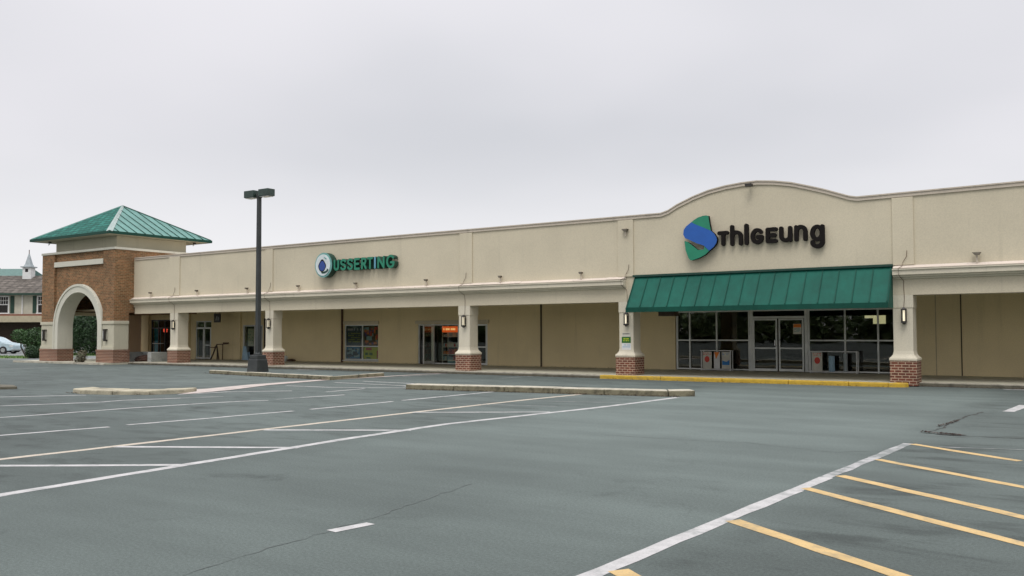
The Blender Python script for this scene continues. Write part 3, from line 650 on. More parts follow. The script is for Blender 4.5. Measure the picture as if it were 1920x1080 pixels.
# ---------------------------------------------------------------- lanterns on the columns
LX = [(-42.375, 'lantern on the arcade column nearest the brick tower'), (-34.675, 'lantern on the arcade column behind the lamp post'), (-22.555, 'lantern on the column beside the shop door with orange goods'), (-15.0, 'lantern above the paper notices, at the left end of the awning'), (-5.425, 'lantern on the column at the right end of the green awning')]
def lantern(x, yf_, zc_, label, s_=1., conduit=True):
    L = thing('wall_lantern', (x, yf_, zc_-.25), 'black framed wall '+label, 'wall light', 'lanterns on the arcade columns')
    mb = MB(); w_ = .058; y_ = yf_-.11
    mb.box(x-w_-.02, x+w_+.02, y_-w_-.02, y_+w_+.02, zc_+.18, zc_+.21).frustum(x, y_, zc_+.21, zc_+.26, w_, w_, .03, .03).box(x-w_-.02, x+w_+.02, y_-w_-.02, y_+w_+.02, zc_-.22, zc_-.17).frustum(x, y_, zc_-.27, zc_-.22, .02, .02, w_, w_)
    for a in (-1, 1):
        for b in (-1, 1): mb.box(x+a*w_-.012, x+a*w_+.012, y_+b*w_-.012, y_+b*w_+.012, zc_-.17, zc_+.18)
    mb.box(x-.05, x+.05, yf_-.03, yf_-.001, zc_-.12, zc_+.12); mb.box(x-.015, x+.015, y_+w_, yf_-.03, zc_+.1, zc_+.13)
    mb.build('frame', 'bronze', L); MB().box(x-.028, x+.028, y_-.028, y_+.028, zc_-.16, zc_+.17).build('lamp_glass', 'lantern_glow', L)
    if conduit:
        j = lambda: rnd.uniform(-.015, .015)
        pts = [(x, y_, zc_+.25), (x+j(), yf_-.03, zc_+.32), (x+j(), yf_-.03, 2.75), (x+j(), yf_-.03, 3.05), (x+j(), yf_-.03, 3.28), (x-.05, YF-.14, 3.36), (x-.10, YF-.28, 3.46), (x-.10, YF-.31, 3.66), (x-.02, YF-.12, 3.74), (x+.0, YF-.085, 3.86), (x+.10, YF-.08, 4.02), (x+.12, YF-.08, 4.22)]
        MB().tube(pts, .008, 5).build('conduit', 'rust', L)
    return L
for x, lb in LX: lantern(x+.05, YF+.02, 2.19, lb)
for x, lb in ((-53.15, 'bracket light on the outer pier of the brick tower'), (-46.75, 'bracket light on the tower pier nearest the shops')):
    L = thing('wall_lantern', (x, y0-.0, 1.3), 'dark narrow '+lb, 'wall light', 'lights on the tower piers')
    mb = MB(); mb.box(x-.06, x+.06, 28.28, 28.40, 1.38, 1.92).box(x-.12, x+.06, 28.30, 28.499, 1.92, 1.98).box(x-.10, x+.06, 28.32, 28.499, 1.30, 1.38); mb.build('frame', 'bronze', L)
    MB().box(x-.062, x-.03, 28.275, 28.31, 1.45, 1.86).build('lamp_glass', 'lens', L)

# small sign lights on the ledge
def post_light(x, z0, z1, label, tee=False):
    L = thing('ledge_light', (x, YF-.08, z0), label, 'floodlight', 'small lights along the ledge')
    MB().box(x-.022, x+.022, YF-.13, YF-.085, z0, z1-.04).build('stem', 'parapet_metal', L)
    hw = .12 if tee else .07
    MB().prism([(x-hw, z1), (x+hw, z1), (x+hw*.55, z1-.08), (x-hw*.4, z1-.08)], 'y', YF-.22, YF-.07).build('lamp_head', 'light_metal', L)
for x, lb in ((-44.36, 'first small ledge light beside the brick tower'), (-40.25, 'small ledge light above the dark hanging sign'), (-36.22, 'small ledge light just left of the lamp pole'), (-32.48, 'small ledge light left of the round sign logo'), (-28.68, 'small ledge light below the green letters'),
              (-24.51, 'small ledge light right of the green lettering, above the shop entrance'), (-20.61, 'small ledge light right of the middle column, over the blank wall'), (-16.84, 'small ledge light nearest the left end of the awning')):
    post_light(x, 3.74, 4.02, lb)
post_light(-3.32, 3.74, 4.05, 'wide headed ledge light right of the awning on the right bay', True)
post_light(-14.94, 5.28, 5.54, 'floodlight high on the wall strip left of the blue and green logo', True)
L = thing('parapet_floodlight', (-10.18, YF-.1, 6.66), 'small dark floodlight at the top of the curved parapet', 'floodlight')
MB().box(-10.29, -10.07, YF-.34, YF-.16, 6.66, 6.75).build('lamp_head', 'bronze', L); MB().box(-10.2, -10.15, YF-.16, YF-.05, 6.68, 6.71).build('bracket', 'bronze', L)
for x, y, lb in ((-53.0, 28.55, 'left corner of the tower'), (-46.4, 33.9, 'far right corner of the tower')):
    L = thing('eave_light', (x, y, 7.2), 'tiny lamp under the green roof eave at the '+lb, 'floodlight', 'lamps under the tower eave')
    MB().box(x-.08, x+.08, y-.06, y+.06, 7.17, 7.27).build('lamp_head', 'bronze', L); MB().tube([(x, y, 7.17), (x-.15, y, 7.08)], .03, 6).build('bracket', 'lens', L)

# ---------------------------------------------------------------- signs: letters grown from thick strokes
def arc(cx1, cy1, rx, ry, a0, a1, n=18): return [(cx1+rx*math.cos(R(a0+(a1-a0)*i/n)), cy1+ry*math.sin(R(a0+(a1-a0)*i/n))) for i in range(n+1)]
def glyph(strokes, x0, x1, z0, z1, th, y_front, depth, name, mats, parent, label=None):
    # strokes in 0..1 box (stroke centres); union of round capsules, traced and extruded
    h = th/2; segs = []
    for st in strokes:
        q = [(x0+h+(x1-x0-2*h)*a, z0+h+(z1-z0-2*h)*b) for a, b in st]
        segs += list(zip(q[:-1], q[1:]))
    res = .012; nx = int((x1-x0+.06)/res)+2; nz = int((z1-z0+.06)/res)+2
    gx = x0-.03+res*np.arange(nx); gz = z0-.03+res*np.arange(nz); X, Z = np.meshgrid(gx, gz, indexing='ij'); D = np.full(X.shape, 9.)
    for (ax, az), (bx, bz_) in segs:
        dx, dz = bx-ax, bz_-az; l2 = dx*dx+dz*dz+1e-12; t = np.clip(((X-ax)*dx+(Z-az)*dz)/l2, 0, 1)
        D = np.minimum(D, np.hypot(X-ax-t*dx, Z-az-t*dz)-h)
    edges = {}
    def ip(i, j, k, l):
        a, b = D[i, j], D[k, l]; t = a/(a-b); return (gx[i]+(gx[k]-gx[i])*t, gz[j]+(gz[l]-gz[j])*t)
    for i in range(nx-1):
        for j in range(nz-1):
            c = [(i, j), (i+1, j), (i+1, j+1), (i, j+1)]; ins = [D[q] < 0 for q in c]
            if all(ins) or not any(ins): continue
            cr = [k for k in range(4) if ins[k] != ins[(k+1) % 4]]
            en = [tuple(sorted((c[k], c[(k+1) % 4]))) for k in cr]
            pairs = [(0, 1)] if len(cr) == 2 else [(0, 1), (2, 3)]
            for a, b in pairs: edges.setdefault(en[a], []).append(en[b]); edges.setdefault(en[b], []).append(en[a])
    cu = bpy.data.curves.new(name, 'CURVE'); cu.dimensions = '2D'; cu.fill_mode = 'BOTH'; cu.extrude = depth/2
    seen = set()
    for s0 in edges:
        if s0 in seen: continue
        loop = [s0]; seen.add(s0); cur = s0
        while True:
            nx_ = [e for e in edges[cur] if e not in seen]
            if not nx_: break
            cur = nx_[0]; seen.add(cur); loop.append(cur)
        if len(loop) < 8: continue
        pts = [ip(*e[0], *e[1]) for e in loop]
        keep = [pts[0]]
        for k in range(1, len(pts)):
            if k % 2 == 0 or len(pts) < 30: keep.append(pts[k])
        spn = cu.splines.new('POLY'); spn.points.add(len(keep)-1); spn.use_cyclic_u = True
        for k, p in enumerate(keep): spn.points[k].co = (p[0], p[1], 0, 1)
    tmp = bpy.data.objects.new('tmp', cu); col.objects.link(tmp)
    dg = bpy.context.evaluated_depsgraph_get(); me = bpy.data.meshes.new_from_object(tmp.evaluated_get(dg))
    bpy.data.objects.remove(tmp); bpy.data.curves.remove(cu)
    off = ROOT.get(parent, Vector((0, 0, 0)))
    for v in me.vertices: v.co = Vector((v.co.x, y_front+depth/2-v.co.z, v.co.y))-off
    me.flip_normals(); me.materials.clear()
    for m in mats: me.materials.append(M[m])
    me.update()
    for p in me.polygons: p.material_index = 0 if (abs(p.normal.y) > .9 and p.center.y+off.y < y_front+depth/2) else len(mats)-1
    me.name = name; o = bpy.data.objects.new(name, me); col.objects.link(o); o.parent = parent; ROOT[o] = off
    if label: o['label'] = label
    return o
S = thing('shop_sign', (-10.1, YF-.1, 4.24), 'large wall sign, blue and green S logo with black letters, above the awning', 'sign')
G = {
 'T': [[(0, 1), (1, 1)], [(.5, 1), (.5, 0)]],
 'h': [[(0, 0), (0, 1)], arc(.5, .42, .5, .25, 180, 0)+[(1, 0)]],
 'l': [[(.5, 0), (.5, 1)]],
 'G': [arc(.52, .5, .52, .5, 42, 322, 30)+[(1, .42), (.58, .42)]],
 'E': [[(1, 1), (0, 1), (0, 0), (1, 0)], [(0, .5), (.85, .5)]],
 'u': [[(0, 1), (0, .38)]+arc(.5, .38, .5, .38, 180, 360), [(1, 1), (1, 0)]],
 'n': [[(0, 0), (0, 1)], [(0, .62)]+arc(.5, .6, .5, .4, 180, 0)+[(1, 0)]],
 'g': [arc(.48, .68, .48, .32, 0, 360, 30), [(1, 1), (1, .22)]+arc(.5, .22, .5, .22, 0, -180)]}
for ch, a, b, z0, z1 in (('T', -11.36, -10.95, 4.69, 5.21), ('h', -10.90, -10.46, 4.67, 5.40), ('l', -10.40, -10.25, 4.67, 5.41), ('G', -10.18, -9.73, 4.68, 5.23), ('E', -9.66, -9.25, 4.69, 5.22), ('u', -9.20, -8.77, 4.69, 5.23), ('n', -8.70, -8.27, 4.69, 5.24), ('g', -8.18, -7.72, 4.43, 5.21)):
    glyph(G[ch], a, b, z0, z1, .135 if ch != 'l' else .145, YF-.17, .10, 'letter', ['letter_black'], S)
def slab(poly, ya, yb, name, m): 
    mb = MB(); mb.prism(poly, 'y', ya, yb); o = mb.build(name, [m, 'letter_black'], S)
    for p in o.data.polygons: p.material_index = 0 if p.normal.y < -.5 else 1
    return o
slab([(-12.27, 5.59), (-12.16, 5.67), (-12.02, 5.74), (-11.86, 5.78), (-11.73, 5.79), (-11.64, 5.77), (-11.60, 5.49), (-11.55, 5.24), (-11.85, 5.38), (-12.12, 5.50)], YF-.26, YF-.12, 'logo_top', 'logo_green')
slab([(-12.27, 5.59), (-12.12, 5.50), (-11.85, 5.38), (-11.55, 5.24), (-11.42, 5.12), (-11.35, 5.0), (-11.33, 4.9), (-11.36, 4.79), (-11.45, 4.67), (-11.62, 4.54), (-11.81, 4.73), (-12.10, 4.84), (-12.51, 5.04), (-12.58, 5.17), (-12.56, 5.33), (-12.47, 5.45)], YF-.272, YF-.11, 'logo_band', 'logo_blue')
slab([(-12.54, 4.94), (-12.42, 4.90), (-12.03, 4.59), (-11.81, 4.60), (-11.80, 4.70), (-11.62, 4.54), (-11.76, 4.42), (-11.97, 4.32), (-12.17, 4.26), (-12.28, 4.235), (-12.34, 4.25), (-12.40, 4.34), (-12.50, 4.61)], YF-.26, YF-.12, 'logo_bottom', 'logo_green')
S2 = thing('shop_sign', (-28.5, YF-.1, 4.33), 'green capital letter sign with a round white ringed blue badge on the left bays', 'sign')
G2 = {
 'U': [[(0, 1), (0, .3)]+arc(.5, .3, .5, .3, 180, 360)+[(1, 1)]],
 'S': [arc(.5, .75, .5, .25, 20, 270)+arc(.5, .25, .5, .25, 90, -160)],
 'E': G['E'], 'R': [[(0, 0), (0, 1)], [(0, 1), (.5, 1)]+arc(.55, .75, .4, .25, 90, -90)+[(0, .5)], [(.45, .5), (1, 0)]],
 'T': G['T'], 'I': [[(.5, 0), (.5, 1)]], 'N': [[(0, 0), (0, 1), (1, 0), (1, 1)]], 'G': G['G']}
for ch, a, b, z0, z1 in (('U', -29.90, -29.55, 4.60, 5.12), ('S', -29.47, -29.10, 4.59, 5.13), ('S', -29.03, -28.67, 4.59, 5.13), ('E', -28.60, -28.24, 4.58, 5.13), ('R', -28.16, -27.82, 4.58, 5.13), ('T', -27.80, -27.43, 4.58, 5.13), ('I', -27.38, -27.25, 4.58, 5.13), ('N', -27.17, -26.74, 4.58, 5.14), ('G', -26.64, -26.14, 4.57, 5.17)):
    glyph(G2[ch], a, b, z0, z1, .105, YF-.32, .26, 'letter', ['sign_sky' if ch == 'I' else 'sign_green', 'sign_dark'], S2)
def disc(cx1, cz1, rx, rz, ya, yb, name, m, par, m2=None, tilt=0, tear=0):
    pl = []
    for i in range(40):
        a = 2*math.pi*i/40; q = 1-tear*max(0, math.sin(a))**3*abs(math.cos(a)); X_, Z_ = rx*math.cos(a)*(1-tear*max(0, math.sin(a))), rz*math.sin(a)
        pl.append((cx1+X_*math.cos(tilt)-Z_*math.sin(tilt), cz1+X_*math.sin(tilt)+Z_*math.cos(tilt)))
    mb = MB(); mb.prism(pl, 'y', ya, yb); o = mb.build(name, [m, m2 or m], par)
    for p in o.data.polygons: p.material_index = 0 if p.normal.y < -.5 else 1
    return o
disc(-30.50, 4.89, .56, .58, YF-.38, YF-.04, 'badge', 'sign_teal', S2, 'sign_dark'); disc(-30.52, 4.89, .47, .50, YF-.405, YF-.381, 'ring', 'sign_white', S2)
disc(-30.38, 4.60, .24, .10, YF-.412, YF-.406, 'emblem', 'sign_dark', S2, tilt=.25); disc(-30.50, 4.68, .25, .10, YF-.417, YF-.4121, 'emblem', 'sign_white', S2)
disc(-30.55, 4.87, .25, .29, YF-.422, YF-.4171, 'emblem', 'letter_black', S2, tear=.45); disc(-30.54, 4.85, .21, .23, YF-.43, YF-.4221, 'emblem', 'sign_navy', S2, tear=.4); disc(-30.35, 5.2, .10, .03, YF-.412, YF-.406, 'emblem', 'sign_teal', S2, tilt=-.5)

# ---------------------------------------------------------------- loose things in the arcade
def scribble(mb, x0, x1, z0, z1, y, rows, mi, fill=.8):
    mb.mat(mi); hh = (z1-z0)/rows
    for k in range(rows):
        z = z1-hh*(k+.75); x = x0
        while x < x1-.01:
            w_ = rnd.uniform(.012, .05)*(x1-x0)/.35
            if rnd.random() < fill: mb.box(x, min(x+w_, x1), y, y+.001, z, z+hh*.5)
            x += w_+.008
def sheet(name, x0, x1, z0, z1, y, label, cat, paint_fn, mats, group=None):
    o = MB(); o.mat(0).box(x0, x1, y, y+.006, z0, z1); paint_fn(o, x0, x1, z0, z1, y-.0025)
    return tag(o.build(name, mats), label, cat, group)
yc = YF-.006+.018
sheet('notice', -15.17, -14.83, 1.55, 1.69, YF+.011, 'white paper notice with a dark heading, topmost on the column under the lantern', 'notice', lambda o, a, b, c, d, y: scribble(o, a+.02, b-.02, d-.075, d-.01, y, 1, 1, .95), ['paper', 'dark'], 'notices taped to the column')
def gp(o, a, b, c, d, y):
    scribble(o, a+.07, b-.07, c+.05, d-.04, y, 2, 1, .9)
sheet('notice', -15.19, -14.82, 1.31, 1.535, YF+.011, 'dark green notice with yellow lettering, taped to the column under the lantern', 'notice', gp, ['green_poster', 'lime'], 'notices taped to the column')
sheet('notice', -15.19, -14.81, 1.04, 1.30, YF+.011, 'white notice with blue print, lowest of those on the column under the lantern', 'notice', lambda o, a, b, c, d, y: scribble(o, a+.03, b-.03, c+.09, d-.03, y, 2, 1, .9), ['white', 'pale_blue'], 'notices taped to the column')
def dp(o, a, b, c, d, y):
    o.mat(1).box(a+.01, b-.01, y, y+.001, d-.14, d-.01); scribble(o, a+.03, b-.03, c+.08, d-.16, y, 4, 2, .8)
sheet('notice', -10.42, -10.10, 1.62, 2.02, YW-.0, 'pale notice with an orange top, inside the right leaf of the main shop door', 'notice', dp, ['paper', 'orange', 'sign_teal'])
# posters filling the four panes of the window
def patchy(ms):
    def fn(o, a, b, c, d, y):
        k = 0
        for i in range(26):
            w_, h_ = rnd.uniform(.08, .3), rnd.uniform(.06, .25); xx, zz_ = rnd.uniform(a+.02, b-w_-.02), rnd.uniform(c+.02, d-h_-.02); k += 1
            o.mat(1+i % (ms)).box(xx, xx+w_, y-.0004*k, y+.001, zz_, zz_+h_)
    return fn
def rowsfn(o, a, b, c, d, y):
    scribble(o, a+.08, b-.1, d-.30, d-.08, y, 1, 1, .8); scribble(o, a+.12, b-.15, c+.15, d-.35, y, 5, 2, .75)
sheet('window_poster', -34.78, -33.6, 1.04, 2.10, YW+.12, 'dark poster with rows of dim print, upper left pane of the four pane window', 'poster', rowsfn, ['navy', 'lavender', 'olive'], 'posters in the four pane window')
sheet('window_poster', -33.5, -32.42, 1.04, 2.10, YW+.12, 'red and orange poster in the upper right pane of the four pane window', 'poster', patchy(4), ['rust', 'orange', 'red', 'pale_blue', 'purple'], 'posters in the four pane window')
sheet('window_poster', -34.78, -33.8, .33, .96, YW+.12, 'blue poster with pale figures in the lower left pane of the four pane window', 'poster', patchy(2), ['blue', 'pale_blue', 'navy'], 'posters in the four pane window')
def limefn(o, a, b, c, d, y):
    o.mat(1).box(a+.15, b-.5, y, y+.001, d-.16, d-.03); scribble(o, a+.1, b-.25, c+.12, d-.22, y, 1, 2, .6); o.mat(1).box(b-.13, b-.01, y-.001, y, c+.05, d-.18); o.mat(2).box(a+.2, a+.5, y, y+.001, c+.01, c+.1)
sheet('window_poster', -33.5, -32.42, .33, .96, YW+.12, 'bright lime poster with a red edge, lower right pane of the poster window', 'poster', limefn, ['lime', 'red', 'green_poster'], 'posters in the four pane window')

# display goods behind the entrance glass
Sh = thing('display_shelf', (-27.85, YW+.7, .13), 'shelf of red and white goods behind the glass right of the open door', 'shelf')
mb = MB()
for q in (-28.4, -27.15): mb.box(q-.02, q+.02, YW+.5, YW+.54, .13, 2.1).box(q-.02, q+.02, YW+.95, YW+.99, .13, 2.1)
for z in (.3, .6, .98, 1.5, 1.72): mb.box(-28.38, -27.17, YW+.5, YW+.99, z, z+.03)
mb.build('frame', 'white', Sh)
mb = MB()
for z, ms in ((.33, (1, 1, 0, 2)), (.63, (0, 0, 3)), (1.01, (1, 1, 2, 0)), (1.53, (2, 1))):
    x = -28.36
    while x < -27.28:
        w_ = rnd.uniform(.06, .16); mb.mat(rnd.choice(ms)).box(x, x+w_, YW+.55, YW+.75, z, z+rnd.uniform(.08, .3)); x += w_+.015
mb.build('goods', ['red', 'white', 'pale_blue', 'orange'], Sh); MB().box(-27.9, -27.2, YW+.3, YW+.48, .14, .3).build('bin', 'sign_sky', Sh)
N_ = MB(); N_.mat(0).box(-28.3, -27.3, YW+.36, YW+.40, 1.74, 2.04); scribble(N_, -28.22, -27.4, 1.8, 1.99, YW+.357, 1, 1, .9); tag(N_.build('lit_sign', ['orange_glow', 'warm_glow']), 'glowing orange red sign above the goods beside the open door', 'sign')

# wire racks of posters before the main shop window
def rack(x0, x1, label, items):
    y_ = YW-.34; Rk = thing('poster_rack', ((x0+x1)/2, y_, .13), label, 'rack', 'white racks before the main shop window')
    mb = MB()
    for q in (x0, x1):
        for yy in (y_, y_+.24): mb.box(q-.016, q+.016, yy-.016, yy+.016, .13, .96)
    for z in (.17, .95):
        for yy in (y_, y_+.24): mb.box(x0-.05, x1+.03, yy-.014, yy+.014, z-.014, z+.014)
        for q in (x0, x1): mb.box(q-.012, q+.012, y_, y_+.24, z-.012, z+.012)
    mb.build('frame', 'white', Rk)
    for a, b, z0, z1, ms, kind in items:
        mb = MB()
        if kind == 'cyl': mb.cyl(((a+b)/2, y_+.12), z0, z1, (b-a)/2)
        else:
            mb.mat(0).box(a, b, y_+.05, y_+.09, z0, z1); yy = y_+.047
            if kind == 'dot': mb.mat(1).prism([((a+b)/2+.11*math.cos(t*.524), (z0+z1)/2+.05+.13*math.sin(t*.524)) for t in range(12)], 'y', yy, yy+.002)
            if kind == 'tri': mb.mat(1).prism([(a+.01, z1-.01), (b-.01, z1-.01), (a+.09, z1-.3)], 'y', yy, yy+.002)
            if kind == 'wave': mb.mat(1).prism([(a+.02, z0+.15), (b-.02, z0+.15), (b-.02, z0+.36), (a+.2, z0+.28), (a+.02, z0+.33)], 'y', yy, yy+.002)
            if kind == 'dot' or kind == 'wave': scribble(mb, a+.03, b-.03, z1-.14, z1-.02, yy, 2, 1, .6)
        mb.build('canister' if kind == 'cyl' else 'poster', ms, Rk)
rack(-14.1, -12.86, 'white rack holding three posters, standing left of the main shop doors', [(-14.07, -13.68, .19, .90, ['paper', 'red'], 'dot'), (-13.58, -13.33, .22, .90, ['white', 'orange'], 'tri'), (-13.25, -12.9, .22, .90, ['paper', 'blue'], 'wave')])
rack(-9.68, -7.98, 'white rack with one poster and two pale canisters, right of the main shop doors', [(-9.62, -9.25, .19, .92, ['paper', 'red'], 'dot'), (-9.02, -8.80, .19, .78, ['pale_blue'], 'cyl'), (-8.48, -8.33, .19, .88, ['bollard_silver'], 'cyl')])
Bn = MB(); Bn.box(-7.55, -7.1, YW+.5, YW+.52, 2.0, 2.32).box(-7.85, -7.55, YW+.5, YW+.52, 2.22, 2.32); tag(Bn.build('hanging_card', 'card_glow'), 'pale lit card hanging inside the rightmost main shop window', 'card')

# hanging sign, metal stand, litter, planter, curtain, lantern ball
Hs = thing('hanging_sign', (-44.7, YW-.8, 2.45), 'small dark square sign hanging from the arcade ceiling', 'sign')
MB().box(-44.95, -44.35, YW-.82, YW-.76, 2.38, 2.92).build('board', 'bronze', Hs, bevel=.01); MB().tube([(-44.85, YW-.79, 2.92), (-44.85, YW-.79, 3.12)], .015, 5).tube([(-44.45, YW-.79, 2.92), (-44.45, YW-.79, 3.12)], .015, 5).build('hanger', 'bronze', Hs)
MB().prism([(-44.78, 2.5), (-44.7, 2.5), (-44.62, 2.78), (-44.68, 2.78)], 'y', YW-.826, YW-.8205).prism([(-44.58, 2.5), (-44.5, 2.5), (-44.5, 2.7), (-44.56, 2.74)], 'y', YW-.826, YW-.8205).build('emblem', 'bollard_silver', Hs)
ys = YW-.5; St = thing('metal_stand', (-45.1, ys, .13), 'rusty tube stand with slanted legs by the wall right of the dark double door', 'stand')
MB().tube([(-45.62, ys, .14), (-45.35, ys, .55), (-45.12, ys, .95), (-45.02, ys, 1.06)], .045, 8).tube([(-45.16, ys+.12, .14), (-45.1, ys+.08, .6), (-45.05, ys, 1.0)], .035, 8).tube([(-44.78, ys-.05, .14), (-44.95, ys, .6), (-45.05, ys, 1.0)], .035, 8).build('leg', 'dark_brown', St, smooth=True)
MB().tube([(-45.05, ys, 1.05), (-44.5, ys, 1.07), (-44.05, ys, 1.1)], .03, 8).tube([(-44.5, ys, 1.07), (-44.52, ys, .14)], .028, 8).tube([(-45.62, ys, .88), (-45.3, ys, .86), (-45.1, ys, .95)], .025, 8).build('bar', 'rust', St, smooth=True)
MB().box(-44.42, -43.98, ys-.07, ys+.07, 1.1, 1.18).box(-45.7, -45.55, ys-.1, ys+.1, .85, .9).build('seat', 'rust', St, bevel=.02)
def lump(mb, c, r3, seed, nl=7, ns=10):
    rg = random.Random(seed); rings = []
    for i in range(nl+1):
        ph = math.pi*i/nl; rings.append([(c[0]+r3[0]*math.sin(ph)*math.cos(2*math.pi*k/ns)*rg.uniform(.75, 1.2)+1e-4*k, c[1]+r3[1]*math.sin(ph)*math.sin(2*math.pi*k/ns)*rg.uniform(.75, 1.2), c[2]-r3[2]*math.cos(ph)*rg.uniform(.85, 1.1)) for k in range(ns)])
    mb.loft(rings)
mb = MB(); lump(mb, (-39.3, 34.6, .25), (.24, .2, .15), 3); lump(mb, (-38.95, 34.55, .28), (.2, .18, .17), 8); lump(mb, (-39.55, 34.5, .2), (.14, .15, .1), 5); tag(mb.build('plastic_bag', 'sign_white'), 'crumpled pale plastic bag on the arcade floor by the blank wall', 'bag')
mb = MB(); lump(mb, (-38.45, 34.55, .19), (.3, .2, .08), 4); tag(mb.build('cardboard_scrap', 'rust'), 'flat brown cardboard scrap beside the pale plastic bag', 'cardboard')
Pl = thing('planter_box', (-46.2, 30.2, .1), 'low grey concrete planter with dark mulch at the foot of the tower', 'planter')
MB().box(-47.4, -44.85, 31.05, 31.2, .1, .66).box(-47.4, -47.25, 30.2, 31.05, .1, .66).box(-45.2, -44.85, 30.0, 31.05, .1, .66).build('wall', 'grey_concrete', Pl, bevel=.02)
mb = MB(); lump(mb, (-46.2, 30.6, .22), (1.0, .42, .26), 12, 8, 18); mb.build('mulch', 'mulch', Pl)
mb = MB(); pts = []
n = 26
for i in range(n): pts.append((-52.38+.62*i/(n-1), YW+.24+.05*math.sin(i*1.7), 0))
for i in range(n-1):
    a, b = pts[i], pts[i+1]; sh = .12*(i/n); mb.add([(a[0], a[1], .3), (b[0], b[1], .3), (b[0]-.1, b[1], 2.05), (a[0]-.02, a[1], 2.05)], [(0, 1, 2, 3)])
    mb.add([(a[0], a[1]+.006, .3), (b[0], b[1]+.006, .3), (b[0]-.1, b[1]+.006, 2.05), (a[0]-.02, a[1]+.006, 2.05)], [(3, 2, 1, 0)])
tag(mb.build('curtain', 'curtain_blue'), 'bright blue curtain hanging inside the glass nearest the tower', 'curtain')
mb = MB(); lump(mb, (-51.5, YW+.4, 1.93), (.14, .14, .15), 1, 8, 12); tag(mb.build('paper_lantern', 'red_glow', smooth=True), 'small glowing red ball lamp inside the glass near the blue curtain', 'lantern')
sheet('window_poster', -43.0, -42.45, .95, 2.0, YW+.14, 'tall pale poster in the glass door behind the lamp post', 'poster', lambda o, a, b, c, d, y: scribble(o, a+.05, b-.05, c+.1, d-.1, y, 5, 1, .3), ['paper', 'sign_teal'])
mb = MB(); mb.prism([(-43.1, .13), (-42.5, .13), (-42.75, .95), (-43.0, .95)], 'y', YW-.2, YW-.16); mb.box(-43.05, -42.55, YW-.1, YW-.06, .13, .6); tag(mb.build('sandwich_board', 'pale_blue'), 'pale blue folding board at the glass door behind the lamp post', 'board')

# ---------------------------------------------------------------- plants
def leaves(mb, vols, n, size, seed, flat=.9):
    rg = random.Random(seed); vs, fs = [], []
    tot = sum(v[1][0]*v[1][1]*v[1][2] for v in vols)
    for c, rr in vols:
        k = int(n*rr[0]*rr[1]*rr[2]/tot)
        for _ in range(k):
            d = Vector((rg.gauss(0, 1), rg.gauss(0, 1), rg.gauss(0, 1))).normalized(); q = rg.uniform(.62, 1.04) if rg.random() < .85 else rg.uniform(.2, 1)
            p = Vector((c[0]+d.x*rr[0]*q, c[1]+d.y*rr[1]*q, c[2]+d.z*rr[2]*q))
            if p.z < .02: continue
            a = Vector((rg.gauss(0, 1), rg.gauss(0, 1), rg.gauss(0, .7))).normalized(); b = a.cross(Vector((rg.gauss(0, 1), rg.gauss(0, 1), rg.gauss(0, 1)))).normalized()
            s_ = size*rg.uniform(.6, 1.4); m = len(vs)
            vs += [p-a*s_, p-b*s_*.45, p+a*s_, p+b*s_*.45]; fs.append((m, m+1, m+2, m+3))
    mb.add(vs, fs)
def bush(name, c, vols, n, size, m, label, cat, group=None, seed=1, trunk=None):
    t = thing(name, c, label, cat, group)
    mb = MB(); leaves(mb, vols, n, size, seed); mb.build('foliage' if not trunk else 'crown', m, t)
    mb = MB()
    if trunk:
        h, r_ = trunk; top_ = Vector((c[0], c[1], h))
        mb.tube([(c[0], c[1], 0), (c[0]+.05*h/3, c[1], h*.35), (c[0], c[1], h*.7), tuple(top_)], r_, 8)
        rg = random.Random(seed)
        for _ in range(5):
            v = vols[rg.randrange(len(vols))][0]; mb.tube([(c[0], c[1], h*rg.uniform(.4, .7)), ((c[0]+v[0])/2, (c[1]+v[1])/2, (h*.7+v[2])/2), v], r_*.45, 6)
        mb.build('trunk', 'bark', t)
    else:
        rg = random.Random(seed)
        for v, rr in vols: mb.tube([(c[0]+(v[0]-c[0])*.3, c[1]+(v[1]-c[1])*.3, 0), (v[0], v[1], v[2]*.5), v], .05, 5)
        mb.build('stem', 'bark', t)
    return t
bush('hedge_shrub', (-64.6, 33.4, 0), [((-65.1, 33.1, 1.6), (.75, .7, .5)), ((-64.2, 33.7, 1.35), (1.0, 1.0, .82)), ((-63.3, 34.4, 1.25), (1.2, 1.1, .9)), ((-63.6, 34.4, .6), (1.0, .9, .6))], 9000, .075, 'leaf', 'large clipped green bush left of the brick tower', 'bush', seed=2)
bush('low_shrub', (-63.2, 32.6, 0), [((-62.95, 32.8, .45), (.55, .5, .47)), ((-62.4, 33.2, .45), (.6, .6, .47))], 3500, .06, 'leaf_dark', 'low rounded dark shrub in front of the large bush', 'bush', seed=4)
bush('tall_shrub', (-69, 40.3, 0), [((-69.9, 39.6, 1.7), (1.5, 1.3, 1.75)), ((-68.6, 40.6, 2.0), (1.5, 1.4, 2.2)), ((-67.6, 41.4, 1.6), (1.3, 1.2, 1.7))], 11000, .09, 'leaf_dark', 'tall dark green bush seen through the brick arch', 'bush', seed=5)
bush('pier_plant', (-48.55, 28.0, 0), [((-48.5, 28.05, .42), (.34, .25, .36)), ((-48.7, 28.0, .25), (.3, .22, .24)), ((-48.3, 28.1, .62), (.15, .12, .2))], 900, .045, 'dry_leaf', 'scrubby grey green plant at the foot of the tower arch', 'plant', seed=6)
Mb = thing('meter_box', (-71.0, 41.2, 0), 'small pale box on a brown post seen through the arch', 'box'); MB().box(-71.6, -70.6, 41, 41.6, .42, .75).build('box', 'white_paint', Mb); MB().box(-71.3, -70.9, 41.1, 41.5, 0, .42).build('post', 'red_trim', Mb)
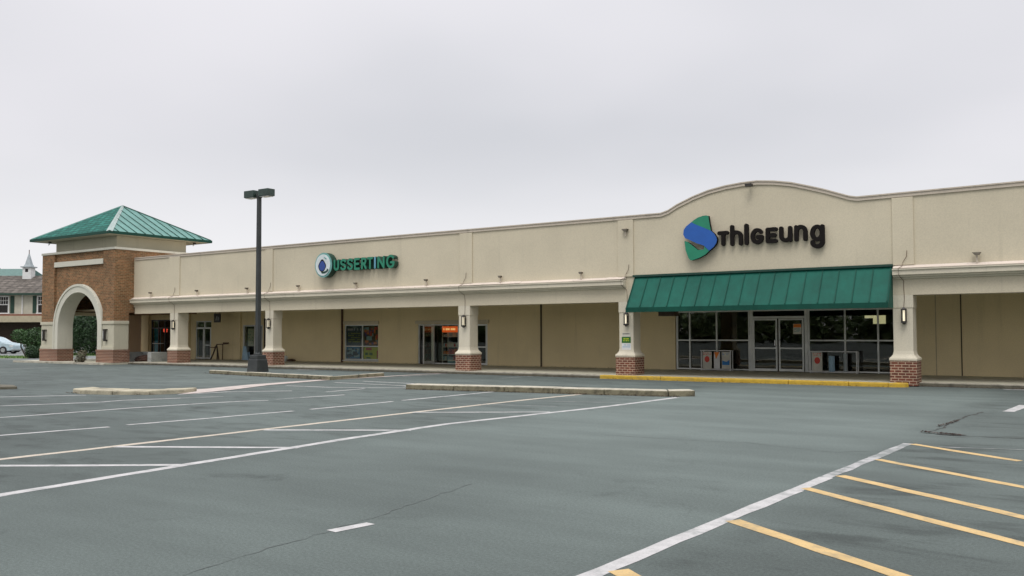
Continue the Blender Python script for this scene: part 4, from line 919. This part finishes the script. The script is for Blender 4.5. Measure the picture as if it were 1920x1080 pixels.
for k, (x, y, h, s_, lb) in enumerate(((-138, 66, 11.4, 2.0, 'round tree crown beyond the house roof, left of the steeple'), (-131.5, 70, 10.4, 2.0, 'low tree crown just above the roof ridge, right of the steeple'), (-147, 62, 10.2, 2.6, 'far tree behind the teal roof'))):
    bush('background_tree', (x, y, 0), [((x-s_*.8, y, h-s_*.9), (s_, s_, s_*.75)), ((x+s_*.7, y+.5, h-s_*.8), (s_, s_, s_*.8)), ((x, y, h-s_*1.5), (s_*1.8, s_*1.5, s_))], 2600, .28, 'leaf_far', lb, 'tree', 'trees beyond the house', 20+k, (h*.75, .3))
for k, (x, y, h, s_, lb) in enumerate(((-85.5, 50.5, 5.2, 1.6, 'leafy tree behind the tall bush seen through the arch'), (-84.2, 55.2, 5.6, 1.9, 'green tree glimpsed between the tower and the shop wall'))):
    bush('leafy_tree', (x, y, 0), [((x-s_*.8, y, h-s_*.9), (s_*1.1, s_, s_*.8)), ((x+s_*.8, y+.5, h-s_), (s_*1.1, s_, s_*.9)), ((x, y, h-s_*1.9), (s_*1.6, s_*1.2, s_))], 5200, .2, 'leaf_dark', lb, 'tree', 'trees beyond the tower', 40+k, (h*.6, .22))
# wood on the far side of the lot, behind the camera, mirrored in the shop glass
mb = MB()
for k in range(58):
    x = -270+k*6+rnd.uniform(-2, 2); y = -72+rnd.uniform(-6, 6); h = rnd.uniform(4.8, 7)
    leaves(mb, [((x-2, y, h*.62), (3.4, 2.4, h*.38)), ((x+2, y+.6, h*.45), (3.4, 2.2, h*.42)), ((x, y, 1.2), (3.8, 2.2, 1.5))], 800, .65, 300+k)
tag(mb.build('treeline', 'leaf_far'), 'wood of green trees along the far side of the parking lot', 'trees', kind='stuff')

# grass, path and road beyond the tower
structure(MB().add([(-110, 30, .006), (-57.5, 30.6, .006), (-57.5, 70, .006), (-110, 90, .006)], [(0, 1, 2, 3)]), 'path', 'asphalt_plain')
structure(MB().add([(-76, 28, .012), (-63.0, 32.4, .012), (-64.5, 37.5, .012), (-84, 32, .012)], [(0, 1, 2, 3)]), 'lawn', 'grass')
structure(MB().add([(-73, 37.5, .012), (-60, 41, .012), (-70, 46, .012), (-80, 43.5, .012)], [(0, 1, 2, 3)]), 'lawn', 'grass')
mb = MB(); vs, fs = [], []
for k in range(5200):
    if k % 2: t, s_ = rnd.random(), rnd.random(); x = -76+13*t-3*s_; y = 28+4.4*t+5*s_
    else: t, s_ = rnd.random(), rnd.random(); x = -73+13*t-7*s_; y = 37.5+3.5*t+6*s_
    a = rnd.uniform(0, 6.3); h = rnd.uniform(.05, .13); m = len(vs); dx, dy = .03*math.cos(a), .03*math.sin(a)
    vs += [(x-dx, y-dy, .012), (x+dx, y+dy, .012), (x+dy*1.3, y-dx*1.3, h)]; fs.append((m, m+1, m+2))
mb.add(vs, fs); tag(mb.build('grass', 'grass'), 'short green grass beyond the tower', 'grass', kind='stuff')

# dead leaves and grit swept against the kerbs
mb = MB(); vs, fs = [], []
runs = [((-17.7, 20.38), (-9.4, 21.7), 900, .05), ((-32.2, 24.1), (-23.6, 22.9), 700, .06), ((-45.5, 29.22), (-15.8, 29.22), 1800, .07), ((-5.1, 29.9), (3, 29.9), 700, .07), ((-15.4, 28.93), (-5.7, 28.93), 350, .04), ((-24.8, 14.0), (-22.0, 14.9), 300, .06), ((-45.8, 34.95), (-16, 34.95), 900, .08), ((-2.7, 16.22), (-2.1, 16.05), 110, .03), ((-2.62, 17.3), (-2.45, 18.6), 70, .03)]
for a, b, n_, wd_ in runs:
    for k in range(n_):
        t = rnd.random(); c_ = rnd.random()**2; x = a[0]+(b[0]-a[0])*t+rnd.uniform(-.03, .03); y = a[1]+(b[1]-a[1])*t-wd_*c_*2.5; z = .012+rnd.uniform(0, .02)+(.13 if a[1] > 34 else 0)
        an = rnd.uniform(0, 6.3); q = rnd.uniform(.012, .035); m = len(vs); dx, dy = q*math.cos(an), q*math.sin(an)
        vs += [(x-dx, y-dy, z), (x+dy*.5, y-dx*.5, z+rnd.uniform(0, .015)), (x+dx, y+dy, z), (x-dy*.5, y+dx*.5, z+.004)]; fs.append((m, m+1, m+2, m+3))
mb.add(vs, fs); tag(mb.build('leaf_litter', 'mulch'), 'dead leaves and grit swept against the kerbs', 'litter', kind='stuff')

# ---------------------------------------------------------------- house with steeple, beyond the bush
D = 95.0; fl = Vector((-math.sin(YAW), math.cos(YAW), 0)); rr_ = Vector((math.cos(YAW), math.sin(YAW), 0))
hp = fl*D; HX = lambda px: (px-960)/FPX*D
Hs_ = thing('background_house', (hp.x, hp.y, 0), 'cream two storey house with grey roof, dark green shutters and a white steeple', 'house', rz=YAW)
hx0, hx1 = HX(-170), HX(137)
MB().box(hx0, hx1, 0, 9, 3.55, 5.95).build('wall', 'siding', Hs_)
MB().box(hx0-.1, hx1+.1, -.25, 9, 3.68, 3.86).build('belt_course', 'red_trim', Hs_); MB().box(hx0-.15, hx1+.1, -1.2, 0, 3.0, 3.68).build('canopy', 'tan_fascia', Hs_)
MB().box(hx0, hx1, 1.5, 1.7, 0, 3.5).build('ground_floor_wall', 'dark_brown', Hs_)
for q in (hx0+.2, HX(-60), hx1-.3): MB().box(q-.15, q+.15, -1.0, -.7, 0, 3.0).build('post', 'tan_fascia', Hs_)
mb = MB(); mb.prism([(-.7, 5.92), (-.7, 6.08), (4.6, 8.3), (9.8, 6.08), (9.8, 5.92), (4.6, 8.0)], 'x', hx0-.6, hx1+.6); ho = mb.build('roof', 'grey_shingle', Hs_)
MB().box(hx0-.6, hx1+.6, -.82, -.71, 5.9, 6.1).build('gutter', 'shutter_green', ho)
for pxs, sh in (((-62, -42), ((-72, -64), (-40, -32))), ((-3, 15), ((19, 26.5), (-14, -6))), ((71.5, 86), ((61, 68), (89, 96)))):
    a, b = HX(pxs[0]), HX(pxs[1]); mb = MB()
    mb.box(a-.12, a, -.08, -.003, 4.0, 5.85).box(b, b+.12, -.08, -.003, 4.0, 5.85).box(a, b, -.08, -.003, 5.72, 5.85).box(a-.2, b+.2, -.12, -.003, 3.9, 4.02).box(a, b, -.06, -.003, 4.85, 4.93)
    for k in (1, 2, 3): q = a+(b-a)*k/4; mb.box(q-.02, q+.02, -.05, -.003, 4.93, 5.72)
    mb.box(a, b, -.045, -.003, 5.3, 5.34); wo_ = mb.build('window', 'white', Hs_); MB().box(a, b, -.02, -.002, 4.02, 5.72).build('pane', 'dark', wo_)
    for s0, s1 in sh: MB().box(HX(s0), HX(s1), -.06, -.003, 3.98, 5.82).build('shutter', 'shutter_green', Hs_, bevel=.02)
MB().box(HX(41), HX(43), -.12, -.003, 3.5, 5.95).build('downpipe', 'white', Hs_)
cxs = HX(52.5)*(D+4)/D; cyy = 4
st_ = MB().box(cxs-.46, cxs+.46, cyy-.46, cyy+.46, 6.9, 9.15).build('steeple', 'white', Hs_); MB().box(cxs-.62, cxs+.62, cyy-.62, cyy+.62, 9.15, 9.27).build('cornice', 'bollard_silver', st_)
MB().frustum(cxs, cyy, 9.27, 9.5, .40, .40, .32, .32).frustum(cxs, cyy, 9.5, 10.7, .30, .30, .05, .05).build('spire', 'bollard_silver', st_); MB().box(cxs-.03, cxs+.03, cyy-.03, cyy+.03, 10.7, 11.15).build('finial', 'rust', st_)
MB().box(cxs-.16, cxs+.16, cyy-.48, cyy-.461, 8.65, 9.0).build('louvre', 'dark', st_)
Tr = thing('teal_roofed_building', (hp.x, hp.y, 0), 'building with a teal metal roof showing over the house ridge', 'building', rz=YAW)
tx0, tx1 = HX(-160)*1.25, HX(36)*1.25; MB().box(tx0, tx1, 24, 32, 0, 8.9).build('wall', 'siding', Tr); MB().prism([(23.6, 8.9), (23.6, 9.0), (26.5, 10.7), (32.4, 9.0), (32.4, 8.9)], 'x', tx0-.3, tx1+.3).build('roof', 'teal_metal', Tr)

# ---------------------------------------------------------------- parked vehicles
def vehicle(name, px_front, Dv, body, label, kind):
    fwd = fl*Dv + rr_*((px_front-960)/FPX*Dv); V = thing(name, (fwd.x, fwd.y, 0), label, kind, rz=YAW)
    # local x runs to the nose (x=0), body goes back to x=-L
    if kind == 'van':
        low = [(-4.6, .35), (-4.65, .95), (-4.5, 1.0), (-.9, 1.0), (-.15, .86), (0, .7), (.02, .32), (-.35, .26), (-4.5, .26)]
        up = [(-4.5, 1.0), (-4.35, 1.45), (-3.9, 1.52), (-2.3, 1.54), (-1.75, 1.46), (-.95, 1.0)]
    else:
        low = [(-4.3, .35), (-4.35, .85), (-3.6, .92), (-1.2, .92), (-.1, .78), (0, .62), (0, .3), (-.35, .24), (-4.2, .24)]
        up = [(-3.7, .92), (-3.0, 1.35), (-2.0, 1.38), (-1.2, .92)]
    mb = MB(); mb.prism(low, 'y', 0, 1.75); mb.prism(up, 'y', .12, 1.63); V_ = mb.build('body', body, V, bevel=.06)
    gx = [(-4.25, 1.04), (-4.1, 1.4), (-2.35, 1.44), (-1.85, 1.38), (-1.2, 1.04)] if kind == 'van' else [(-3.5, .96), (-2.95, 1.27), (-2.05, 1.3), (-1.45, .96)]
    MB().prism(gx, 'y', .108, .119).build('window', 'dark', V)
    for xw in (-3.7, -.85):
        for yw in (-.02, 1.55):
            o = MB(); n = 20; o.loft([[(xw+.33*math.cos(2*math.pi*i/n), y_, .33+.33*math.sin(2*math.pi*i/n)) for i in range(n)] for y_ in (yw, yw+.22)]); ob = o.build('wheel', 'rubber', V)
            o = MB(); o.loft([[(xw+.19*math.cos(2*math.pi*i/n), y_, .33+.19*math.sin(2*math.pi*i/n)) for i in range(n)] for y_ in (yw-.012, yw-.001)]); o.build('rim', 'chrome', ob)
    MB().box(-.3, -.02, -.012, .25, .62, .76).build('headlight', 'lens', V); MB().box(-.12, .06, -.02, 1.77, .3, .44).build('bumper', 'bollard_silver', V, bevel=.03)
vehicle('parked_van', 25, 77.5, 'van_paint', 'pale blue grey van cut by the left edge of the picture', 'van')
vehicle('parked_car', 32, 84, 'car_white', 'white car nose showing behind the blue grey van', 'car')
